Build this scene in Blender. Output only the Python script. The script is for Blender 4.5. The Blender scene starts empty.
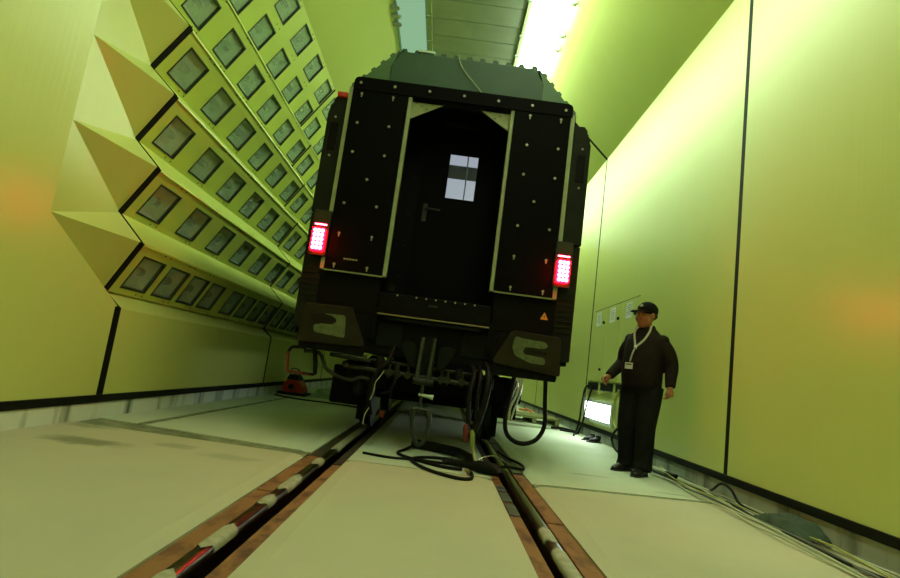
import bpy, math, random
from mathutils import Vector, Matrix, noise
random.seed(7)
scene = bpy.context.scene
col = scene.collection

# ------------------------------------------------------------------ camera
CAM = Vector((0.07, 0.0, 0.785))
cam_d = bpy.data.cameras.new('camera')
cam = bpy.data.objects.new('camera', cam_d); col.objects.link(cam)
_right = Vector((0.99139, -0.01947, 0.12945))
_down = Vector((0.13091, 0.14339, -0.98097))
_fwd = Vector((0.00054, 0.98947, 0.14471))
cam.matrix_world = Matrix(((_right.x, -_down.x, -_fwd.x, CAM.x), (_right.y, -_down.y, -_fwd.y, CAM.y),
                           (_right.z, -_down.z, -_fwd.z, CAM.z), (0, 0, 0, 1)))
cam_d.sensor_width = 36.0
cam_d.lens = 22.357
cam_d.clip_start = 0.02
scene.camera = cam

# ------------------------------------------------------------------ world, exposure
w = bpy.data.worlds.new('hall_dark'); scene.world = w; w.use_nodes = True
w.node_tree.nodes['Background'].inputs[0].default_value = (0.02, 0.03, 0.015, 1)
w.node_tree.nodes['Background'].inputs[1].default_value = 0.2
vs = scene.view_settings
vs.view_transform = 'Standard'; vs.look = 'None'; vs.gamma = 1.0; vs.use_curve_mapping = False
vs.exposure = -0.36
BRIGHT_STRIP = 25.0      # right-hand ceiling light band, greenish tubes over the vehicle
NEAR_STRIP = 14.0        # the same band over the open floor, warmer tubes
DIM_STRIP = 0.6        # left-hand ceiling light band
WALL_LAMP = 24.0
TAIL_LAMP = 80.0
CABIN_GLOW = 0.62  # glow given to the cabin ceiling sheets


# ------------------------------------------------------------------ materials
def lin(c):
    return tuple(((x / 255) / 12.92 if x / 255 <= 0.04045 else ((x / 255 + 0.055) / 1.055) ** 2.4) for x in c)


def mat(name, c, rough=0.5, metal=0.0, c2=None, scale=3.0, stretch=(1, 1, 1), bump=0.0, bscale=40.0, spec=0.5, bstretch=None, detail=5, lo=0.35, hi=0.65, rvar=0.0):
    m = bpy.data.materials.new(name); m.use_nodes = True
    nt = m.node_tree; b = nt.nodes['Principled BSDF']
    b.inputs['Base Color'].default_value = (*c, 1)
    b.inputs['Roughness'].default_value = rough
    b.inputs['Metallic'].default_value = metal
    b.inputs['Specular IOR Level'].default_value = spec
    geo = nt.nodes.new('ShaderNodeNewGeometry')
    if c2 is not None or rvar:
        mp = nt.nodes.new('ShaderNodeMapping'); mp.inputs['Scale'].default_value = stretch
        nt.links.new(geo.outputs['Position'], mp.inputs['Vector'])
        n = nt.nodes.new('ShaderNodeTexNoise'); n.inputs['Scale'].default_value = scale; n.inputs['Detail'].default_value = detail
        n.inputs['Roughness'].default_value = 0.6
        nt.links.new(mp.outputs[0], n.inputs['Vector'])
        r = nt.nodes.new('ShaderNodeValToRGB')
        r.color_ramp.elements[0].position = lo; r.color_ramp.elements[1].position = hi
        r.color_ramp.elements[0].color = (*c, 1); r.color_ramp.elements[1].color = (*(c2 or c), 1)
        nt.links.new(n.outputs['Fac'], r.inputs['Fac'])
        nt.links.new(r.outputs['Color'], b.inputs['Base Color'])
        if rvar:
            mr = nt.nodes.new('ShaderNodeMapRange'); mr.inputs['To Min'].default_value = rough - rvar; mr.inputs['To Max'].default_value = rough + rvar
            mr.inputs['From Min'].default_value = lo; mr.inputs['From Max'].default_value = hi
            nt.links.new(n.outputs['Fac'], mr.inputs['Value']); nt.links.new(mr.outputs[0], b.inputs['Roughness'])
    if bump:
        mp2 = nt.nodes.new('ShaderNodeMapping'); mp2.inputs['Scale'].default_value = bstretch or (1, 1, 1)
        nt.links.new(geo.outputs['Position'], mp2.inputs['Vector'])
        n2 = nt.nodes.new('ShaderNodeTexNoise'); n2.inputs['Scale'].default_value = bscale; n2.inputs['Detail'].default_value = 4
        nt.links.new(mp2.outputs[0], n2.inputs['Vector'])
        bp = nt.nodes.new('ShaderNodeBump'); bp.inputs['Strength'].default_value = bump; bp.inputs['Distance'].default_value = 0.01
        nt.links.new(n2.outputs['Fac'], bp.inputs['Height']); nt.links.new(bp.outputs[0], b.inputs['Normal'])
    return m


def emit(name, c, s):
    m = bpy.data.materials.new(name); m.use_nodes = True
    nt = m.node_tree; nt.nodes.remove(nt.nodes['Principled BSDF'])
    e = nt.nodes.new('ShaderNodeEmission'); e.inputs[0].default_value = (*c, 1); e.inputs[1].default_value = s
    nt.links.new(e.outputs[0], nt.nodes['Material Output'].inputs[0])
    return m


def clear_glass(name, tint=(1, 1, 1), gloss=0.07, rough=0.03):
    m = bpy.data.materials.new(name); m.use_nodes = True
    nt = m.node_tree; nt.nodes.remove(nt.nodes['Principled BSDF'])
    t = nt.nodes.new('ShaderNodeBsdfTransparent'); t.inputs[0].default_value = (*tint, 1)
    g = nt.nodes.new('ShaderNodeBsdfGlossy'); g.inputs['Roughness'].default_value = rough
    mx = nt.nodes.new('ShaderNodeMixShader'); mx.inputs[0].default_value = gloss
    nt.links.new(t.outputs[0], mx.inputs[1]); nt.links.new(g.outputs[0], mx.inputs[2])
    nt.links.new(mx.outputs[0], nt.nodes['Material Output'].inputs[0])
    return m


WALL = (0.56, 0.61, 0.18); WALL2 = (0.53, 0.58, 0.16)
M = dict(
    wall=mat('yellow_green_wall_paint', WALL, 0.33, c2=WALL2, scale=0.9, bump=0.13, bscale=9, bstretch=(1, 3.5, 0.05), detail=2, lo=0.2, hi=0.8, spec=0.6),
    ceil=mat('yellow_green_ceiling_paint', WALL, 0.45, c2=WALL2, scale=1.5, bump=0.04, bscale=8, detail=2, lo=0.2, hi=0.8),
    lamp_face=mat('yellow_green_lamp_sheet', (0.54, 0.62, 0.13), 0.36, c2=(0.51, 0.59, 0.115), scale=2.0, detail=2, lo=0.2, hi=0.8),
    gasket=mat('black_rubber', (0.006, 0.007, 0.005), 0.6, spec=0.12),
    slat=mat('grey_green_ceiling_sheet', (0.40, 0.42, 0.40), 0.5, c2=(0.34, 0.36, 0.34), scale=2),
    beam=mat('pale_green_steel', (0.38, 0.45, 0.25), 0.45),
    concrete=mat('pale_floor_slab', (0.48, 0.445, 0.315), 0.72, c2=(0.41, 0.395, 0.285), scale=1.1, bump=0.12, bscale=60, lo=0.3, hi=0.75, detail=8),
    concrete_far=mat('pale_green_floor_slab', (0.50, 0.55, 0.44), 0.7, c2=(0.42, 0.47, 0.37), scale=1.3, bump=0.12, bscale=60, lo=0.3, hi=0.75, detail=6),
    joint=mat('dark_joint_filler', (0.10, 0.12, 0.065), 0.8, c2=(0.26, 0.28, 0.18), scale=5),
    curb=mat('grey_curb_concrete', (0.60, 0.66, 0.58), 0.8, c2=(0.10, 0.12, 0.09), scale=3.2, stretch=(1, 1, 0.12), bump=0.15, bscale=30, lo=0.52, hi=0.66),
    curb_dark=mat('dark_curb_concrete', (0.30, 0.33, 0.27), 0.8, c2=(0.08, 0.09, 0.07), scale=3.2, stretch=(1, 1, 0.12), bump=0.15, bscale=30, lo=0.48, hi=0.66),
    pit=mat('dark_track_bed', (0.012, 0.013, 0.01), 0.9),
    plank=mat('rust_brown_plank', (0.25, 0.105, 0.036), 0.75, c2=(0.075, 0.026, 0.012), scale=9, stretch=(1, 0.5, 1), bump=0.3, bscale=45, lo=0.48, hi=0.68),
    plank_dark=mat('dark_brown_plank', (0.045, 0.030, 0.013), 0.7, c2=(0.02, 0.014, 0.008), scale=9, bump=0.2, bscale=40),  # darker brown, for planks farther along the track
    steel_plate=mat('blue_grey_steel_plate', (0.10, 0.11, 0.13), 0.35, 0.8, c2=(0.22, 0.23, 0.26), scale=20),
    rail=mat('dark_wet_rail_steel', (0.10, 0.085, 0.06), 0.28, 1.0, c2=(0.14, 0.12, 0.08), scale=9, bump=0.05, bscale=30),
    frost=mat('pale_frost', (0.40, 0.39, 0.285), 0.6, c2=(0.26, 0.25, 0.18), scale=16, bump=0.2, bscale=70),
    body=mat('black_vehicle_paint', (0.0028, 0.0022, 0.0018), 0.5, c2=(0.0045, 0.0036, 0.003), scale=5, spec=0.08),
    panel=mat('black_board_coating', (0.0018, 0.0015, 0.0012), 0.6, spec=0.05),
    side=mat('dark_green_module', (0.010, 0.0105, 0.007), 0.55, c2=(0.014, 0.0145, 0.010), scale=6, spec=0.1),
    roof=mat('dark_green_roof', (0.020, 0.055, 0.030), 0.55, c2=(0.026, 0.065, 0.036), scale=3),
    roof_side=mat('mid_green_roof_sheet', (0.06, 0.12, 0.055), 0.5),
    strip=mat('pale_board_edge', (0.30, 0.33, 0.18), 0.6, c2=(0.24, 0.27, 0.14), scale=10),
    bolt=mat('zinc_bolt', (0.32, 0.33, 0.24), 0.4, 0.4),
    door=mat('dark_brown_door', (0.0030, 0.0026, 0.002), 0.6, spec=0.05),
    under=mat('dirty_underframe', (0.003, 0.003, 0.0024), 0.65, c2=(0.006, 0.006, 0.0045), scale=12, spec=0.1),
    under2=mat('grimy_grey_steel', (0.008, 0.009, 0.006), 0.55, 0.1, c2=(0.005, 0.006, 0.004), scale=14, spec=0.1),
    pipe=mat('worn_olive_pipe', (0.030, 0.032, 0.016), 0.5, 0.3, c2=(0.012, 0.013, 0.008), scale=18, spec=0.3),
    buffer=mat('brown_grey_buffer_plate', (0.024, 0.020, 0.010), 0.65, spec=0.1, c2=(0.017, 0.012, 0.007), scale=8, bump=0.1, bscale=30),
    grease=mat('pale_green_worn_mark', (0.11, 0.13, 0.045), 0.7, c2=(0.065, 0.078, 0.028), scale=24),
    grease_dark=mat('dark_grease', (0.014, 0.010, 0.007), 0.6, spec=0.08),
    yellow=mat('dull_yellow_edge', (0.20, 0.17, 0.06), 0.5),
    rubber=mat('black_hose_rubber', (0.004, 0.004, 0.0035), 0.5, spec=0.15),
    red=mat('red_paint', (0.45, 0.015, 0.012), 0.45),
    red_dark=mat('dull_red_paint', (0.13, 0.008, 0.007), 0.5),
    chrome=mat('bright_metal', (0.75, 0.78, 0.75), 0.22, 1.0),
    tag=mat('pale_plastic', (0.45, 0.55, 0.48), 0.5),
    lampbox=mat('black_lamp_housing', (0.01, 0.008, 0.008), 0.3),
    orange=mat('orange_warning', (0.85, 0.28, 0.03), 0.5),
    liner=mat('white_cabin_lining', (0.62, 0.66, 0.72), 0.5),
    liner_grey=mat('grey_cabin_strip', (0.14, 0.15, 0.17), 0.6),
    pane=clear_glass('door_pane_glass'),
    lampglass=mat('frosted_green_lamp_glass', (0.46, 0.60, 0.46), 0.24, c2=(0.40, 0.54, 0.40), scale=6, spec=0.7),
    lampframe=mat('dark_lamp_frame', (0.014, 0.022, 0.012), 0.5),
    reflector=mat('grey_green_reflector', (0.70, 0.80, 0.66), 0.4, c2=(0.62, 0.73, 0.58), scale=5),
    bulb=mat('tarnished_lamp_body', (0.10, 0.10, 0.05), 0.5),
    strip_r=emit('bright_ceiling_tubes', (0.76, 1.0, 0.60), BRIGHT_STRIP),
    strip_n=emit('warm_ceiling_tubes', (0.90, 1.0, 0.72), NEAR_STRIP),
    strip_l=emit('dim_ceiling_tubes', (0.55, 1.0, 0.58), DIM_STRIP),
    wall_lamp=emit('white_wall_lamp', (0.88, 1.0, 0.94), WALL_LAMP),
    tail=emit('red_tail_lens', (1.0, 0.0008, 0.004), TAIL_LAMP),
    led=emit('red_tail_led', (1.0, 0.03, 0.06), TAIL_LAMP),
    cabin=emit('glowing_cabin_sheet', (0.74, 0.84, 1.0), CABIN_GLOW),
    skin=mat('skin', (0.36, 0.15, 0.065), 0.5, c2=(0.30, 0.11, 0.05), scale=30),
    jacket=mat('dark_brown_jacket', (0.011, 0.008, 0.006), 0.8, c2=(0.016, 0.011, 0.008), scale=20, spec=0.1, bump=0.3, bscale=40),
    shirt=mat('dark_shirt', (0.02, 0.014, 0.014), 0.8),
    trousers=mat('dark_grey_trousers', (0.007, 0.007, 0.0065), 0.85, c2=(0.011, 0.011, 0.009), scale=16, spec=0.1, bump=0.3, bscale=30),
    shoe=mat('dark_leather', (0.008, 0.006, 0.005), 0.4, spec=0.25),
    cap=mat('black_cap_cloth', (0.006, 0.005, 0.0045), 0.8, spec=0.1),
    capmark=mat('pale_cap_mark', (0.42, 0.44, 0.38), 0.6),
    lanyard=mat('pale_lanyard', (0.34, 0.36, 0.25), 0.6),
    badge=mat('white_badge', (0.60, 0.62, 0.55), 0.5),
    ink=mat('dark_ink', (0.03, 0.03, 0.03), 0.6),
    paper=mat('white_paper', (0.70, 0.73, 0.66), 0.6),
    cloth=mat('dark_green_cloth', (0.030, 0.050, 0.032), 0.9, c2=(0.045, 0.07, 0.045), scale=20, bump=0.4, bscale=50),
    wire_pale=mat('pale_wire', (0.42, 0.44, 0.30), 0.5),
    wire_yellow=mat('yellow_green_wire', (0.36, 0.38, 0.07), 0.5),
    wire_grey=mat('grey_wire', (0.12, 0.13, 0.10), 0.5),
    wire_orange=mat('orange_wire', (0.60, 0.16, 0.03), 0.5),
    tarp=mat('pale_blue_sheet', (0.25, 0.33, 0.27), 0.6, c2=(0.18, 0.25, 0.2), scale=12),
    pallet=mat('yellow_green_platform', (0.16, 0.17, 0.05), 0.7),
    hook=mat('grey_green_forged_steel', (0.030, 0.04, 0.028), 0.5, 0.3, c2=(0.018, 0.024, 0.016), scale=14),
    hair=mat('dark_hair', (0.012, 0.008, 0.006), 0.6),
    stain=mat('dark_wet_stain', (0.10, 0.115, 0.06), 0.6, c2=(0.18, 0.19, 0.11), scale=9),
    connector=mat('yellow_green_connector', (0.25, 0.28, 0.06), 0.4),
)
# the near slab carries one damp stain with an outline of its own
def add_stain(m, spots):
    nt = m.node_tree; b = nt.nodes['Principled BSDF']
    src = b.inputs['Base Color'].links[0].from_socket
    geo = nt.nodes.new('ShaderNodeNewGeometry')
    nz = nt.nodes.new('ShaderNodeTexNoise'); nz.inputs['Scale'].default_value = 7; nz.inputs['Detail'].default_value = 5
    nt.links.new(geo.outputs['Position'], nz.inputs['Vector'])
    for (cx, cy, rx, ry, amt, c) in spots:
        mp = nt.nodes.new('ShaderNodeMapping'); mp.vector_type = 'POINT'
        mp.inputs['Scale'].default_value = (1 / rx, 1 / ry, 0); mp.inputs['Location'].default_value = (-cx / rx, -cy / ry, 0)
        nt.links.new(geo.outputs['Position'], mp.inputs['Vector'])
        ln = nt.nodes.new('ShaderNodeVectorMath'); ln.operation = 'LENGTH'; nt.links.new(mp.outputs[0], ln.inputs[0])
        ad = nt.nodes.new('ShaderNodeMath'); ad.operation = 'MULTIPLY_ADD'; ad.inputs[1].default_value = 1.1; nt.links.new(nz.outputs['Fac'], ad.inputs[0]); nt.links.new(ln.outputs['Value'], ad.inputs[2])
        mr = nt.nodes.new('ShaderNodeMapRange'); mr.inputs['From Min'].default_value = 1.55; mr.inputs['From Max'].default_value = 1.0
        mr.inputs['To Min'].default_value = 0; mr.inputs['To Max'].default_value = amt
        nt.links.new(ad.outputs[0], mr.inputs['Value'])
        mx = nt.nodes.new('ShaderNodeMixRGB'); mx.inputs[2].default_value = (*c, 1)
        nt.links.new(mr.outputs[0], mx.inputs[0]); nt.links.new(src, mx.inputs[1]); src = mx.outputs[0]
    nt.links.new(src, b.inputs['Base Color'])


DS = (0.13, 0.14, 0.08)
for _m in ('concrete', 'concrete_far'): add_stain(M[_m], [(-2.25, 3.95, 0.35, 0.16, 0.75, DS), (-1.75, 4.2, 0.18, 0.12, 0.4, DS), (-2.6, 4.55, 0.25, 0.12, 0.5, DS),
                          (1.6, 5.4, 0.25, 0.05, 0.5, DS), (0.0, 5.0, 0.12, 0.05, 0.5, DS), (2.2, 4.95, 0.2, 0.04, 0.5, DS), (-1.3, 4.05, 0.25, 0.12, 0.3, DS),
                          (-0.2, 2.9, 0.5, 0.7, 0.22, (0.36, 0.46, 0.26)), (1.9, 3.4, 0.7, 0.5, 0.18, (0.6, 0.47, 0.3))])

# ------------------------------------------------------------------ mesh helpers
WL = {}      # world position of every object's origin


def link(o, parent, pos):
    col.objects.link(o)
    WL[o.name] = Vector(pos)
    if parent is not None:
        o.parent = parent
        o.location = Vector(pos) - WL[parent.name]
    else:
        o.location = pos
    return o


def props(o, label=None, category=None, group=None, kind=None):
    if label: o['label'] = label
    if category: o['category'] = category
    if group: o['group'] = group
    if kind: o['kind'] = kind
    return o


def empty(name, pos, label, category, group=None, kind=None, parent=None):
    o = bpy.data.objects.new(name, None); o.empty_display_size = 0.1
    link(o, parent, pos)
    return props(o, label, category, group, kind)


def spline(pts, n=6):
    pts = [Vector(p) for p in pts]
    if len(pts) < 3: return pts
    ext = [pts[0] * 2 - pts[1]] + pts + [pts[-1] * 2 - pts[-2]]
    out = []
    for i in range(1, len(ext) - 2):
        p0, p1, p2, p3 = ext[i - 1:i + 3]
        for k in range(n):
            t = k / n
            out.append(0.5 * ((2 * p1) + (p2 - p0) * t + (2 * p0 - 5 * p1 + 4 * p2 - p3) * t * t + (3 * p1 - p0 - 3 * p2 + p3) * t ** 3))
    out.append(pts[-1])
    return out


class MB:
    def __init__(s): s.v = []; s.f = []

    def add(s, vs_, fs):
        b = len(s.v); s.v += [Vector(v) for v in vs_]; s.f += [tuple(i + b for i in f) for f in fs]; return s

    def box(s, x0, x1, y0, y1, z0, z1):
        return s.add([(x0, y0, z0), (x1, y0, z0), (x1, y1, z0), (x0, y1, z0), (x0, y0, z1), (x1, y0, z1), (x1, y1, z1), (x0, y1, z1)],
                     [(0, 3, 2, 1), (4, 5, 6, 7), (0, 1, 5, 4), (1, 2, 6, 5), (2, 3, 7, 6), (3, 0, 4, 7)])

    def prism(s, pts, a, b, axis='y'):
        """polygon pts (x,z) run from y=a to y=b; or (x,y) with axis z; or (y,z) with axis x"""
        def P(p, t):
            return (p[0], t, p[1]) if axis == 'y' else ((p[0], p[1], t) if axis == 'z' else (t, p[0], p[1]))
        n = len(pts)
        vv = [P(p, a) for p in pts] + [P(p, b) for p in pts]
        ff = [tuple(range(n))[::-1], tuple(range(n, 2 * n))] + [(i, (i + 1) % n, n + (i + 1) % n, n + i) for i in range(n)]
        return s.add(vv, ff)

    def poly(s, *pts):
        return s.add(pts, [tuple(range(len(pts)))])

    def tube(s, pts, r, n=8, cap=True, flat=1.0):
        pts = [Vector(p) for p in pts]
        rs = r if isinstance(r, (list, tuple)) else [r] * len(pts)
        vv, ff = [], []
        t0 = (pts[1] - pts[0]).normalized()
        ref = Vector((0, 0, 1)) if abs(t0.z) < 0.9 else Vector((1, 0, 0))
        u = t0.cross(ref).normalized()
        for i, p in enumerate(pts):
            t = (pts[min(i + 1, len(pts) - 1)] - pts[max(i - 1, 0)])
            t = t.normalized() if t.length > 1e-9 else t0
            u = (u - t * u.dot(t))
            u = u.normalized() if u.length > 1e-6 else t.orthogonal().normalized()
            v = t.cross(u)
            for k in range(n):
                a = 2 * math.pi * k / n
                vv.append(p + (u * math.cos(a) + v * math.sin(a) * flat) * rs[i])
        for i in range(len(pts) - 1):
            for k in range(n):
                ff.append((i * n + k, i * n + (k + 1) % n, (i + 1) * n + (k + 1) % n, (i + 1) * n + k))
        if cap:
            ff.append(tuple(range(n))[::-1]); ff.append(tuple((len(pts) - 1) * n + k for k in range(n)))
        return s.add(vv, ff)

    def ell(s, c, r, rot=None, nu=16, nv=10):
        c = Vector(c); vv = []; ff = []
        for j in range(nv + 1):
            th = math.pi * j / nv
            for i in range(nu):
                ph = 2 * math.pi * i / nu
                p = Vector((math.sin(th) * math.cos(ph) * r[0], math.sin(th) * math.sin(ph) * r[1], math.cos(th) * r[2]))
                if rot: p = rot @ p
                vv.append(c + p)
        for j in range(nv):
            for i in range(nu):
                ff.append((j * nu + i, (j + 1) * nu + i, (j + 1) * nu + (i + 1) % nu, j * nu + (i + 1) % nu))
        return s.add(vv, ff)

    def mesh(s, name, org=(0, 0, 0), smooth=None):
        org = Vector(org)
        me = bpy.data.meshes.new(name)
        me.from_pydata([tuple(v - org) for v in s.v], [], s.f)
        me.validate(); me.update()
        if smooth is not None:
            for p in me.polygons: p.use_smooth = True
            me.set_sharp_from_angle(angle=math.radians(smooth))
        return me

    def build(s, name, m, parent=None, org=None, smooth=None, bevel=0, label=None, category=None, group=None, kind=None):
        pos = Vector(org) if org is not None else (WL[parent.name] if parent is not None else Vector((0, 0, 0)))
        me = s.mesh(name, pos, smooth)
        me.materials.append(M[m] if isinstance(m, str) else m)
        o = bpy.data.objects.new(name, me)
        link(o, parent, pos)
        if bevel:
            bv = o.modifiers.new('edge', 'BEVEL'); bv.width = bevel; bv.segments = 2; bv.limit_method = 'ANGLE'; bv.angle_limit = math.radians(40)
        return props(o, label, category, group, kind)


def inst(me, name, parent, pos, rot=None, label=None):
    o = bpy.data.objects.new(name, me); link(o, parent, pos)
    if rot is not None: o.rotation_euler = rot
    if label: o['label'] = label
    return o


def round_poly(pts, r, n=4):
    out = []
    L = len(pts)
    for i in range(L):
        a, b, c = Vector(pts[i - 1]), Vector(pts[i]), Vector(pts[(i + 1) % L])
        rr = r[i] if isinstance(r, (list, tuple)) else r
        da, dc = (a - b), (c - b)
        d = min(rr, da.length * 0.45, dc.length * 0.45)
        if d < 1e-5:
            out.append(tuple(b)); continue
        p, q = b + da.normalized() * d, b + dc.normalized() * d
        for k in range(n + 1):
            t = k / n
            out.append(tuple(p * (1 - t) ** 2 + b * 2 * t * (1 - t) + q * t * t))
    return out


def box(name, m, parent, *a, bevel=0, **k):
    return MB().box(*a).build(name, m, parent, bevel=bevel, **k)


Y0, Y1 = -4.0, 21.0       # room ends
XL, XR = -2.81, 2.741     # wall faces
ZC = 6.5                  # ceiling height

# ------------------------------------------------------------------ floor
floor = MB().box(XL - 0.5, XR + 0.3, Y0, Y1, -0.3, -0.16).build('floor', 'pit', kind='structure', label='pale slab floor of the hall with two sunken rails', category='floor')


def slab(x0, x1, ya, yb, yc=None, yd=None, lip0=False, lip1=False):
    """one cast slab; ya/yb near and far edge at x0, yc/yd at x1; a low lip along the track side"""
    yc = ya if yc is None else yc; yd = yb if yd is None else yd
    L = 0.085
    fx = lambda x, a, c: a + (c - a) * (x - x0) / (x1 - x0)
    xs = [(x0, -0.012 if lip0 else 0.0)]
    if lip0: xs.append((x0 + L, 0.0))
    if lip1: xs.append((x1 - L, 0.0))
    xs.append((x1, -0.012 if lip1 else 0.0))
    n = len(xs)
    b = MB()
    vv = [(x, fx(x, ya, yc), z) for x, z in xs] + [(x, fx(x, yb, yd), z) for x, z in xs] + [(x, fx(x, ya, yc), -0.158) for x, z in xs] + [(x, fx(x, yb, yd), -0.158) for x, z in xs]
    ff = []
    for i in range(n - 1):
        ff += [(i, i + 1, n + i + 1, n + i), (2 * n + i, 3 * n + i, 3 * n + i + 1, 2 * n + i + 1), (i, 2 * n + i, 2 * n + i + 1, i + 1), (n + i, n + i + 1, 3 * n + i + 1, 3 * n + i)]
    ff += [(0, n, 3 * n, 2 * n), (n - 1, 3 * n - 1, 4 * n - 1, 2 * n - 1)]
    b.add(vv, ff)
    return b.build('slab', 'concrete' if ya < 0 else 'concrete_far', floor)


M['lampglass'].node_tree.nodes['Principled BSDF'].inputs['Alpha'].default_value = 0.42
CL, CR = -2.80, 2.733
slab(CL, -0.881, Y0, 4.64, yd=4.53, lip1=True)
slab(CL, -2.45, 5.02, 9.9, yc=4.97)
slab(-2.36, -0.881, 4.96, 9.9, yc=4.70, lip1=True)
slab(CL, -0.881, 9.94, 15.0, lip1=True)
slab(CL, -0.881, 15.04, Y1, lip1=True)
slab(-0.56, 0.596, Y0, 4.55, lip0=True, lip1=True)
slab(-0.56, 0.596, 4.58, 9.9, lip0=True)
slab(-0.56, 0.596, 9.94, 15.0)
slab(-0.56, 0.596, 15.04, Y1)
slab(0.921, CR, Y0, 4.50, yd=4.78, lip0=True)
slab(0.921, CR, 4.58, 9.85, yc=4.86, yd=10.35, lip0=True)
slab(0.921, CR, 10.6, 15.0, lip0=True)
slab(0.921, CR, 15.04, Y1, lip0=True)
for a in [(-2.80, -0.881, 4.60, 5.04, 4.50, 4.72), (-2.46, -2.35, 4.99, 9.9, 4.99, 9.9), (-0.56, 0.596, 4.53, 4.60, 4.53, 4.60), (0.921, 2.733, 4.48, 4.60, 4.76, 4.88), (0.921, 2.733, 9.8, 10.7, 10.3, 10.7)]:
    x0, x1, ya, yb, yc, yd = a
    MB().add([(x0, ya, -0.15), (x1, yc, -0.15), (x1, yd, -0.15), (x0, yb, -0.15), (x0, ya, -0.008), (x1, yc, -0.008), (x1, yd, -0.008), (x0, yb, -0.008)],
             [(0, 3, 2, 1), (4, 5, 6, 7), (0, 1, 5, 4), (1, 2, 6, 5), (2, 3, 7, 6), (3, 0, 4, 7)]).build('joint_filler', 'joint', floor)
# planks beside the rails, each board of its own
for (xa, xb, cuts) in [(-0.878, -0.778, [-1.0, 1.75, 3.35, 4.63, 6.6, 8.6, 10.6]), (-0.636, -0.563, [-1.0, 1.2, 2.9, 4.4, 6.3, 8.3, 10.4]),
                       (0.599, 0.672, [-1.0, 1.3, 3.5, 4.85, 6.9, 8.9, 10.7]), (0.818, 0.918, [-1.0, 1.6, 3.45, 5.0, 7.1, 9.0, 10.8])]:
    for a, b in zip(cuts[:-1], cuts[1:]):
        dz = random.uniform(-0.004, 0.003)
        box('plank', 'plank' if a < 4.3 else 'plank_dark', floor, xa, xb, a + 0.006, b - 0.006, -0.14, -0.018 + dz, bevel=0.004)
for (xa, xb, a, b) in [(0.603, 0.668, 3.86, 4.12), (0.603, 0.668, 3.5, 3.78), (0.825, 0.905, 5.05, 5.6), (0.603, 0.668, 4.2, 4.36)]:
    box('steel_plate', 'steel_plate', floor, xa, xb, a, b, -0.016, -0.009, bevel=0.002)


def rail(xc, label, frosts):
    h = 0.034
    prof = [(-0.07, -0.158), (0.07, -0.158), (0.07, -0.146), (0.012, -0.13), (0.010, -0.05), (h, -0.038), (h, -0.012), (h - 0.006, -0.003), (h - 0.016, 0.0),
            (-h + 0.016, 0.0), (-h + 0.006, -0.003), (-h, -0.012), (-h, -0.038), (-0.010, -0.05), (-0.012, -0.13), (-0.07, -0.146)]
    r = MB().prism([(xc + x, z - 0.002) for x, z in prof], Y0, Y1 - 0.5).build('rail', 'rail', org=(xc, 0, -0.16), smooth=35, label=label, category='rail', group='rails sunk in the floor')
    for (a, b) in frosts:
        top = [(-h - 0.002, -0.030), (-h - 0.0015, -0.012), (-h + 0.005, -0.001), (-h + 0.016, 0.0015), (0, 0.002), (h - 0.016, 0.0015), (h - 0.005, -0.001), (h + 0.0015, -0.012), (h + 0.002, -0.030)]
        bm = MB(); n = len(top); seg = 8
        vv = []; ff = []
        for i in range(seg + 1):
            y = a + (b - a) * i / seg
            for k, (x, z) in enumerate(top):
                e = random.uniform(-0.010, 0.010) if i in (0, seg) else 0
                e += (0.05 * abs(x) / h) * (1 if i == 0 else (-1 if i == seg else 0))
                vv.append((xc + x, y + e, z))
        for i in range(seg):
            for k in range(n - 1):
                ff.append((i * n + k, i * n + k + 1, (i + 1) * n + k + 1, (i + 1) * n + k))
        bm.add(vv, ff).build('frost_patch', 'frost', r, smooth=60)
    return r


rail(-0.742, 'steel rail left of the camera with pale frost patches on its head', [(0.4, 2.05), (2.27, 2.62), (2.98, 3.2), (3.34, 3.78), (4.2, 4.48), (4.95, 6.7)])
rail(0.762, 'dark wet steel rail under the person side of the vehicle, frosted only near the camera', [(0.4, 2.9), (2.98, 3.27)])

# ------------------------------------------------------------------ left wall with the lamp bank
PROF = [((-2.962, 1.093), (-2.722, 1.561)), ((-2.978, 1.809), (-2.714, 2.265)), ((-2.974, 2.509), (-2.698, 2.981)),
        ((-2.982, 3.233), (-2.698, 3.680)), ((-2.986, 3.957), (-2.706, 4.413)), ((-2.982, 4.677), (-2.450, 5.501))]
ZB = 0.965          # top of the plain lower wall
YA, YB = 3.90, 4.96  # where the transition facets start and end
wb = MB()
wb.poly((XL, Y0, 0.15), (XL, YA, 0.15), (XL, YA, 1.533), (XL, Y0, 1.533))
az = [1.533, 2.229, 2.909, 3.60, 4.30]
for a, b in zip(az[:-1], az[1:]):
    wb.poly((XL, Y0, a), (XL, YA, a), (XL, YA, b), (XL, Y0, b))
wb.poly((XL, Y0, 4.30), (XL, YA, 4.30), (XL, YA, 5.14), (XL, Y0, 5.14))
wall_left = wb.build('wall_left', 'wall', kind='structure', label='yellow-green painted wall left of the vehicle', category='wall')
A = [Vector((XL, YA, z)) for z in az]
fb = MB()
fb.poly((XL, YA, 0.15), (XL, YB, 0.15), (XL, YB, ZB), tuple(A[0]))
fb.poly(tuple(A[0]), (XL, YB, ZB), (PROF[0][0][0], YB, PROF[0][0][1]))
fb.build('wall_panel', 'wall', wall_left)
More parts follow.
